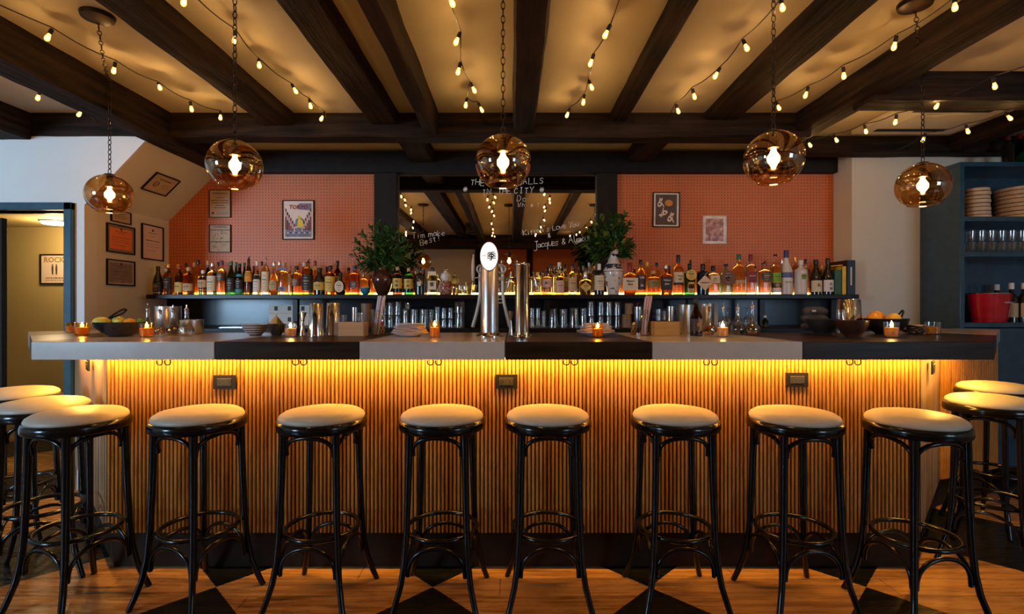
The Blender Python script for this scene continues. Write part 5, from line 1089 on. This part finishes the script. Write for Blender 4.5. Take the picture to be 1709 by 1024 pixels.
bowl(1373.5, 532, 558, 50, 2.79, M_bowld, 'dark grey stoneware bowl left of the brown bowl', .5); bowl(1422, 533, 560, 49, 2.60, M_bowlb, 'brown glazed bowl between the grey bowl and the oranges', .45)
m = N('striped bowl glaze'); v, o = m.xyz(); f = m.math('GREATER_THAN', m.math('SINE', m.math('MULTIPLY', o[2], 520.)), .1); M_strp = m.bsdf(m.mix(f, (.50, .45, .42), (.05, .045, .05)), .3)
bowl(426.5, 541, 559, 42, 2.72, M_strp, 'striped grey and white bowl left of the funnel', .45)
bowl(461.5, 540, 560, 29, 2.66, M_bowlk, 'small black bowl under the steel funnel', .5)
t = thing('funnel', (PX(461, 2.66), 2.66, HT+.0655), 'upturned steel funnel lying on the small black bowl', 'funnel'); G().lathe([(.036, -.002), (.034, .0), (.012, .028), (.0045, .034), (.0035, .062), (.0015, .062), (.003, .034), (.010, .026), (.033, -.002)], 24).build('cone', M_brush, t, ang=50)
# dark beer bottle
t = B(1162, 19.5, 498, 'tall', 'brown', 'k', 'dark brown beer bottle standing on the bar', [('dk', .14, .46)], base=(HT+.0005, 2.63), words=[('鬼', .30, .022)], wcol='g')
# towels, small honey bottle, napkins right
t = thing('folded_cloth', (PX(1359, 2.94), 2.94, HT+.008), 'dark grey folded cloth behind the stoneware bowl', 'cloth')
g = G()
for i, (a, b, z) in enumerate(((-.072, .058, .0), (-.070, .066, .045), (-.062, .066, .085))): g.tube([(a, 0, z+.026), (a+.02, 0, z+.032), (0, 0, z+.034), (b-.02, 0, z+.033), (b, 0, z+.026)], [.019, .024, .026, .024, .019], 12)
M_cloth = plain('grey towel', (.060, .055, .055), .95, var=.3); g.build('folds', M_cloth, t, ang=80); G().box(-.03, -.008, -.031, -.027, .115, .125).build('care_tag', M_paperw, t, smooth=False)
t = thing('crumpled_napkins', (PX(1530, 2.88), 2.88, HT+.0005), 'loose pale napkins behind the bowl of oranges', 'napkins'); g = G(); q = random.Random(5)
for i in range(5):
    vs = []; z = .004+.010*i
    for a in range(9):
        for b in range(5): vs.append((-.07+.14*a/8+q.uniform(-.004, .004), -.04+.08*b/4, z+.005*math.sin(a*1.3+i*2)+.004*q.random()))
    g.add(vs+[(x, y, zz-.003) for x, y, zz in vs], [(a*5+b, a*5+5+b, a*5+6+b, a*5+1+b) for a in range(8) for b in range(4)]+[(45+a*5+b, 45+a*5+1+b, 45+a*5+6+b, 45+a*5+5+b) for a in range(8) for b in range(4)])
g.build('fabric', M_napkin, t)
t.rotation_euler.z = R(12)
# ---- beer towers
t = thing('beer_tower', (PX(817, 2.62), 2.62, HT+.0005), 'brushed steel beer tower topped by a glowing white oval medallion', 'beer tower'); k = 2.62/F; H = PZ(432, 2.62)-HT
G().lathe([(.0002, .012), (.0455, .012), (.0455, H), (.040, H+.012), (.0002, H+.014)], 48).build('column', M_brush, t, ang=50)
G().lathe([(.0002, 0), (.070, 0), (.070, .004), (.058, .012), (.052, .020), (.0002, .020)], 48).build('base_flange', M_steel, t); g = G()
for i in range(8): a = 2*PI*i/8+.2; g.lathe([(.0002, .004), (.004, .004), (.004, .008), (.0002, .009)], 8, c=(.0625*math.cos(a), .0625*math.sin(a), 0))
g.build('flange_bolts', M_brass, t)
mz = PZ(427.5, 2.57)-HT; E = lambda s, n=48: [(.0465*s*math.cos(2*PI*i/n), .074*s*math.sin(2*PI*i/n)) for i in range(n)]
Mx = Matrix.Translation((0, -.050, mz)) @ Matrix.Rotation(R(90), 4, 'X')
md = G().prism(E(1.0), -.014, .0, M=Mx).build('medallion_rim', M_steel, t); f = G().prism(E(.95), .0002, .003, M=Mx).build('medallion', emis('lit white medallion', (1, .96, .90), .62), t)
text('季', .046, M_bk, f, (.012, -.0545, mz-.003), bold=.0010); text('白穂乃', .012, plain('faint print', (.6, .6, .55), .6), f, (-.022, -.0540, mz+.002))
t = thing('beer_tower', (PX(871.5, 2.58), 2.58, HT+.0005), 'polished steel beer tower with two taps behind it', 'beer tower'); H = PZ(440, 2.58)-HT
G().lathe([(.0002, .012), (.036, .012), (.036, H-.012), (.038, H-.010), (.038, H), (.034, H+.004), (.0002, H+.005)], 48).build('column', M_steel, t, ang=50)
G().lathe([(.0002, 0), (.050, 0), (.050, .005), (.040, .012), (.0002, .012)], 40).build('base_flange', M_steel, t)
for s in (-1, 1):
    z = H-.07; o = G().tube([(s*.036, .01, z), (s*.058, .01, z), (s*.068, .008, z-.010), (s*.074, .004, z-.040), (s*.078, .002, z-.058)], [.007, .008, .009, .0075, .006], 12).build('tap', M_steel, t)
    G().tube([(s*.060, .01, z+.006), (s*.056, .01, z+.03)], [.006, .0045], 10).build('tap_collar', M_steel, o)
    g = G(); g.lathe([(.0002, .0), (.005, .0), (.005, .022), (.003, .03), (.0002, .031)], 12, c=(s*.022, -.048, 0)); g.build('brass_fitting', M_brass, t)
# ---- shaved-ice machine between the towers and the shelf
t = thing('ice_shaver', (PX(820, 3.60), 3.60, 1.0705), 'silver cast-iron ice shaving machine behind the beer tower', 'ice shaver'); k = 3.60/F; zz = lambda py: PZ(py, 3.60)-1.0705
M_cast = plain('silver painted cast iron', (.36, .33, .28), .45, .4)
for s in (-1, 1):
    g = G(); pts = [(s*31*k, .001+.008), (s*25*k, zz(523)), (s*21*k, zz(505)), (s*19*k, zz(490)), (s*19*k, zz(455)), (s*17*k, zz(444))]; g.tube([(x, 0, z) for x, z in pts], [.014, .012, .012, .012, .011, .010], 8); g.build('upright', M_cast, t)
g = G()
for py in (505, 499, 493, 487): g.box(-20*k, 20*k, -.006, .006, zz(py)-.005, zz(py)+.005)
g.box(-21*k, 21*k, -.02, .02, zz(468), zz(462)).box(-18*k, 18*k, -.015, .015, zz(446), zz(440)); g.build('crossbars', M_cast, t, bevel=.002)
for s in (-1, 1): g = G(); g.ring((0, 0, 0), .028, .007, 24, 8, M=Matrix.Translation((s*17*k, -.01, zz(449))) @ Matrix.Rotation(R(90), 4, 'X')); g.build('gear_wheel', M_cast, t)
g = G(); g.tube([(0, 0, zz(510)), (0, 0, zz(438))], .010, 10); g.build('spindle', M_steel, t)
g = G(); g.tube([(-31*k, .01, zz(468)), (-31*k, .01, zz(455)), (-31*k, .01, zz(440)), (-30*k, .01, zz(424))], [.008, .012, .011, .005], 10).tube([(-31*k, .01, zz(464)), (-17*k, .01, zz(462))], .004, 6); g.build('crank_handle', plain('ivory grip', (.60, .48, .36), .4), t)
# ---- glassware on the back counter, upturned, in tiers
ZB = 1.0705
def gl(px, y0, y1, w, d, lb, z=None, rib=False, mat=None, inv=True, name='tumbler', taper=.88): return tumbler(px, y0, y1, w, d, lb, zb_=ZB if z is None else z, rib=rib, mat=mat, inverted=inv, name=name, group='upturned glasses on the back counter', taper=taper)
d0 = 3.74; tier = lambda y0, y1: ZB+(y1-y0)*d0/F+.001
gl(640.5, 524, 545, 11, d0, 'upturned tumbler just right of the white straws, lower tier'); gl(652, 524, 545, 11, d0, 'upturned tumbler second right of the white straws, lower tier')
gl(640.5, 503, 524, 11, d0, 'upturned tumbler just right of the white straws, upper tier', tier(524, 545)); gl(652, 503, 524, 11, d0, 'upturned tumbler second right of the white straws, upper tier', tier(524, 545))
gl(664, 524, 545, 12, d0, 'upturned tumbler behind the left end of the left napkins, lower tier'); gl(664, 502, 524, 12, d0, 'upturned tumbler behind the left end of the left napkins, upper tier', tier(524, 545))
gl(677, 514, 545, 12, d0+.02, 'tall upturned glass behind the middle of the left napkins'); gl(680, 503, 514, 9, d0+.11, 'small glass bottom peeping over the tall upturned glasses', 1.0705+.135)
gl(691.5, 514, 545, 14.5, d0, 'tall smooth upturned glass left of the ribbed pair'); gl(707.5, 514, 545, 15, d0, 'tall ribbed upturned glass, left of the ribbed pair', rib=True); gl(720, 515, 545, 9, d0+.05, 'narrow ribbed upturned glass, right of the ribbed pair', rib=True)
gl(730, 510, 545, 10.5, d0, 'slender upturned glass behind the left amber candle'); 
for i, px in enumerate((741, 752)): gl(px, 530, 545, 10.5, d0, 'short upturned glass %s of the left amber candle, lower tier' % ['just right', 'farther right'][i]); gl(px, 512, 530, 10.5, d0, 'short upturned glass %s of the left amber candle, upper tier' % ['just right', 'farther right'][i], tier(530, 545))
gl(767, 521, 545, 17, d0, 'rounded ribbed tumbler left of the ice machine, lower one', rib=True); gl(767, 502, 521, 17, d0, 'rounded ribbed tumbler left of the ice machine, upper one', tier(521, 545), rib=True)
for i, px in enumerate((888, 898)): gl(px, 529, 545, 9.5, d0, 'short upturned glass right of the polished beer tower, %s, lower tier' % ['nearer it', 'one place off']); gl(px, 512, 529, 9.5, d0, 'short upturned glass right of the polished beer tower, %s, upper tier' % ['nearer it', 'one place off'][i], tier(529, 545)) if 1 else 0
gl(907.5, 517, 545, 8.5, d0, 'narrow ribbed glass third right of the polished beer tower', rib=True); gl(923.5, 513, 545, 17, d0, 'tall tapered glass left of the stacked little glass', taper=.78); gl(940.5, 514, 545, 13, d0, 'banded glass between the two tall tapered glasses', rib=True)
gl(958, 512, 545, 18, d0, 'tall tapered glass left of the right napkins', taper=.8); gl(974, 512, 545, 13, d0, 'tall glass behind the left end of the right napkins'); gl(987, 526, 545, 12, d0, 'upturned glass behind the middle of the right napkins, lower tier'); gl(986, 501, 526, 13, d0, 'upturned glass behind the middle of the right napkins, upper tier', tier(526, 545))
for i, px in enumerate((1003, 1016, 1030)): gl(px, 525, 545, 12.5, d0, 'upturned glass behind the right amber candle, %s, lower tier' % ['left one', 'middle one', 'right one'][i]); gl(px, 502, 525, 12.5, d0, 'upturned glass behind the right amber candle, %s, upper tier' % ['left one', 'middle one', 'right one'][i], tier(525, 545))
M_cupt = plain('tan ceramic', (.22, .13, .065), .5)
gl(1046, 523, 545, 18, d0, 'tan ceramic cup left of the pink straws, lower one', mat=M_cupt, name='cup'); gl(1050, 505, 523, 15, d0, 'tan ceramic cup left of the pink straws, upper one', tier(523, 545), mat=M_cupt, name='cup')
tumbler(612, 505, 545, 18, 3.74, 'brown ceramic mug behind the white straws', mat=M_cupt, zb_=ZB, name='mug'); tumbler(1065, 510, 545, 14, 3.70, 'steel cup with a red stirrer left of the pink straws', mat=M_brush, zb_=ZB, name='cup')
g = G(); t = thing('stirrer', (PX(1064, 3.70), 3.70, ZB+.03), 'thin red stirrer standing in the steel cup', 'stirrer'); g.tube([(0, 0, 0), (-.003, 0, .13), (.001, 0, .145), (.010, 0, .15)], .0028, 6); g.build('rod', CP['r'], t)
def wineglass(px, ytop, d, lb, z=None):
    k = d/F; t = thing('wine_glass', (PX(px, d), d, ZB if z is None else z), lb, 'wine glass', 'upturned wine glasses by the right cruets'); H = .145
    g = G(); g.lathe([(.026, .0005), (.034, .03), (.030, .062), (.012, .078), (.004, .084), (.0035, .135), (.028, .143), (.030, .145), (.0002, .1452), (.0002, .080), (.010, .076), (.028, .060), (.032, .03), (.0245, .0005)], 24); g.f = [f for f in g.f if len(f) < 24]; g.m = g.m[:len(g.f)]; g.build('bowl', M_clearg, t, ang=80)
for i, px in enumerate((1214, 1231, 1247)): wineglass(px, 500, 3.78, 'upturned wine glass, %s of three behind the right cruets' % ['left one', 'middle one', 'right one'][i])
# backing cards, cloths
t = thing('paper_card', (PX(481, 4.0), 4.19, ZB), 'cream card with a drawing of a house front, behind the funnel', 'card'); k = 4.19/F; w = 34*k
t.location.x = PX(483, 4.19); G().box(-w, w, 0, .004, 0, PZ(509, 4.19)-ZB).build('sheet', M_cream, t, smooth=False); g = G()
for x in (-.11, .0, .11):
    for z in (.03, .12): g.box(x-.014, x+.014, -.0006, 0, z, z+.035)
g.box(-w, w, -.0006, 0, .098, .0995); g.build('drawing', M_ink, t, smooth=False)
t = thing('paper_card', (PX(1180, 4.19), 4.19, ZB), 'blank cream card behind the steel canisters', 'card'); G().box(-.09, .09, 0, .004, 0, PZ(505, 4.19)-ZB).build('sheet', M_cream, t, smooth=False)
t = thing('folded_cloth', (PX(1108, 3.9), 3.9, ZB), 'dark navy folded cloth behind the golden box', 'cloth'); g = G()
for z in (.0, .045, .09): g.tube([(-.09, 0, z+.024), (0, 0, z+.028), (.085, 0, z+.024)], [.02, .025, .02], 12)
g.build('folds', plain('navy towel', (.02, .025, .07), .9, var=.4), t, ang=80)
t = thing('honey_bottle', (PX(1277, 3.85), 3.85, ZB), 'little honey-coloured bottle on the back counter', 'bottle'); G().lathe([(.0002, 0), (.020, 0), (.023, .01), (.021, .045), (.010, .058), (.0085, .068), (.0002, .069)], 16).build('body', GL['gold'], t); G().lathe([(.0002, .069), (.011, .069), (.010, .085), (.0002, .088)], 12).build('cap', CP['w'], t)
# kitchen knife and mat
t = thing('bar_mat', (PX(405, 3.7), 3.66, ZB), 'flat steel tray at the left of the back counter', 'tray'); G().box(-.12, .12, -.06, .06, 0, .006).build('plate', M_brush, t, bevel=.002); G().box(-.11, .11, -.05, .05, .0061, .008).build('inset', M_steel, t)

# ================================================================== SHELVING UNIT AT THE RIGHT
cb = thing('shelving_unit', (3.9, 3.835, 0), 'tall dark blue shelving unit at the right edge', 'shelving unit'); x0, x1, y0, y1 = 3.20-3.9, 4.55-3.9, 3.655-3.835, 4.015-3.835
def zf(py): return PZ(py, 3.655)
zt = zf(277); th = .034
G().box(x0, x0+th, y0, y1, .002, zt).build('side_panel', M_blued, cb, bevel=.002); G().box(x1-th, x1, y0, y1, .002, zt).build('side_panel', M_blued, cb, bevel=.002); G().box(x0, x1, y0, y1, zt, zt+.03).build('top_board', M_blued, cb, bevel=.002); G().box(x0+th, x1-th, y1-.012, y1, .1, zt).build('back_panel', M_blued, cb, smooth=False)
for py in (361, 420, 538): z = zf(py); G().box(x0+th+.0005, x1-th-.0005, y0, y1-.013, z-.034, z).build('shelf', M_blued, cb, bevel=.002)
for i in range(2):
    a = x0+th+.003+i*.64; o = G().box(a, a+.634, y0+.002, y0+.022, .08, zf(538)-.04).build('door', M_blued, cb, bevel=.003); G().tube([(a+(.60 if i == 0 else .03), y0-.012, .5), (a+(.60 if i == 0 else .03), y0-.012, .7)], .005, 8).build('handle', M_iron, o)
zA, zBq, zCq = zf(361)+.0005, zf(420)+.0005, zf(538)+.0005
def steamer(px, z, r, h, label, d=3.80):
    t = thing('steamer_basket', (PX(px, d), d, z), label, 'steamer basket', 'bamboo steamer baskets on the top shelf')
    g = G().lathe([(r, 0), (r, h*.92), (r-.006, h*.92), (r-.006, 0)], 40); g.f = [f for f in g.f if len(f) < 40]; g.m = g.m[:len(g.f)]; g.lathe([(.0002, h*.3), (r-.006, h*.3), (r-.006, h*.34), (.0002, h*.34)], 40); g.build('wall', M_bamboo, t)
    G().lathe([(r+.0005, h*.06), (r+.004, h*.06), (r+.004, h*.42), (r+.0005, h*.42)], 40).build('lower_band', M_bamboo, t); G().ring((0, 0, h*.5), r+.0015, .002, 40, 5).build('binding', M_brass, t)
for i in range(4): steamer(1629, zA+i*.0575, .083-(.0 if i == 0 else .004), .0565, 'small bamboo steamer basket in the left stack, %s' % ['bottom one', 'second from the bottom', 'second from the top', 'top one'][i])
for i in range(4): steamer(1706, zA+i*.0600, .158, .059, 'large bamboo steamer basket in the right stack, %s' % ['bottom one', 'second from the bottom', 'second from the top', 'top one'][i], 3.835-.005)
ords = ['first', 'second', 'third', 'fourth', 'fifth', 'sixth', 'seventh']
for i in range(7):
    px = 1619+i*17; d = 3.74
    tumbler(px, 400, 418, 15.5, d, 'rounded glass in the lower tier of the blue shelving unit, %s from the left' % ords[i], zb_=zBq, name='tumbler', group='glasses in the shelving unit', taper=.7)
    tumbler(px+1, 380, 398, 13.5, d, 'glass in the upper tier of the blue shelving unit, %s from the left' % ords[i], zb_=zBq+.083, name='tumbler', group='glasses in the shelving unit', taper=.8)
# red ice bucket, wine bottles
t = thing('ice_bucket', (PX(1651, 3.77), 3.77, zCq), 'red enamel ice bucket with white lettering in the shelving unit', 'ice bucket'); k = 3.77/F; h = 49*k*.97
g = G(); Mx = Matrix.Diagonal((1.0, .62, 1, 1)); g.shell([(26*k, .0005), (27*k, .02), (34.5*k, h)], .004, 40, M=Mx); g.build('pail', M_redw, t, ang=50); G().ring((0, 0, h), 34.5*k-.002, .003, 40, 6, M=Mx).build('rim', M_steel, t); G().ring((0, 0, h*.13), 28.3*k, .0022, 40, 6, M=Mx).build('groove', M_redw, t)
text('MONOPOLE', .015, ink_of('w'), t, (.055, -34*k*.62-.0005, h*.68), (R(96), 0, R(14)))
def wineb(X, d, z, H, label, lab_=True, cap='w', mat=None):
    t = thing('wine_bottle', (X, d, z), label, 'bottle', 'wine bottles in and on the shelving unit'); r = .037
    G().lathe([(.0002, 0), (r, .001), (r, H*.58), (r*.85, H*.66), (r*.42, H*.74), (r*.38, H*.96), (.0002, H*.961)], 24).build('glass_body', mat or GL['black'], t); G().lathe([(.0002, H*.84), (r*.44, H*.84), (r*.44, H), (.0002, H)], 16).build('capsule', CP[cap], t)
    if lab_: G().lathe([(r*1.01+.0005, H*.12), (r*1.01+.0005, H*.48)], 16, a0=-PI/2-R(70), a1=-PI/2+R(70)).build('label', lab(LB['tan']), t)
wineb(PX(1688, 3.82), 3.82, zCq, .29, 'dark wine bottle right of the red ice bucket'); wineb(PX(1709, 3.80), 3.80, zCq, .29, 'dark wine bottle at the right edge, second from the red ice bucket'); wineb(PX(1667, 3.93), 3.945, zCq, .285, 'dark wine bottle behind the red ice bucket')
zt2 = zt+.0305
wineb(PX(1682, 3.75), 3.75, zt2, .22, 'small dark bottle with a red top standing on the shelving unit', False, 'r'); wineb(PX(1702, 3.78), 3.78, zt2, .24, 'dark green bottle on top of the shelving unit at the right edge', False, 'r', GL['dkgreen'])
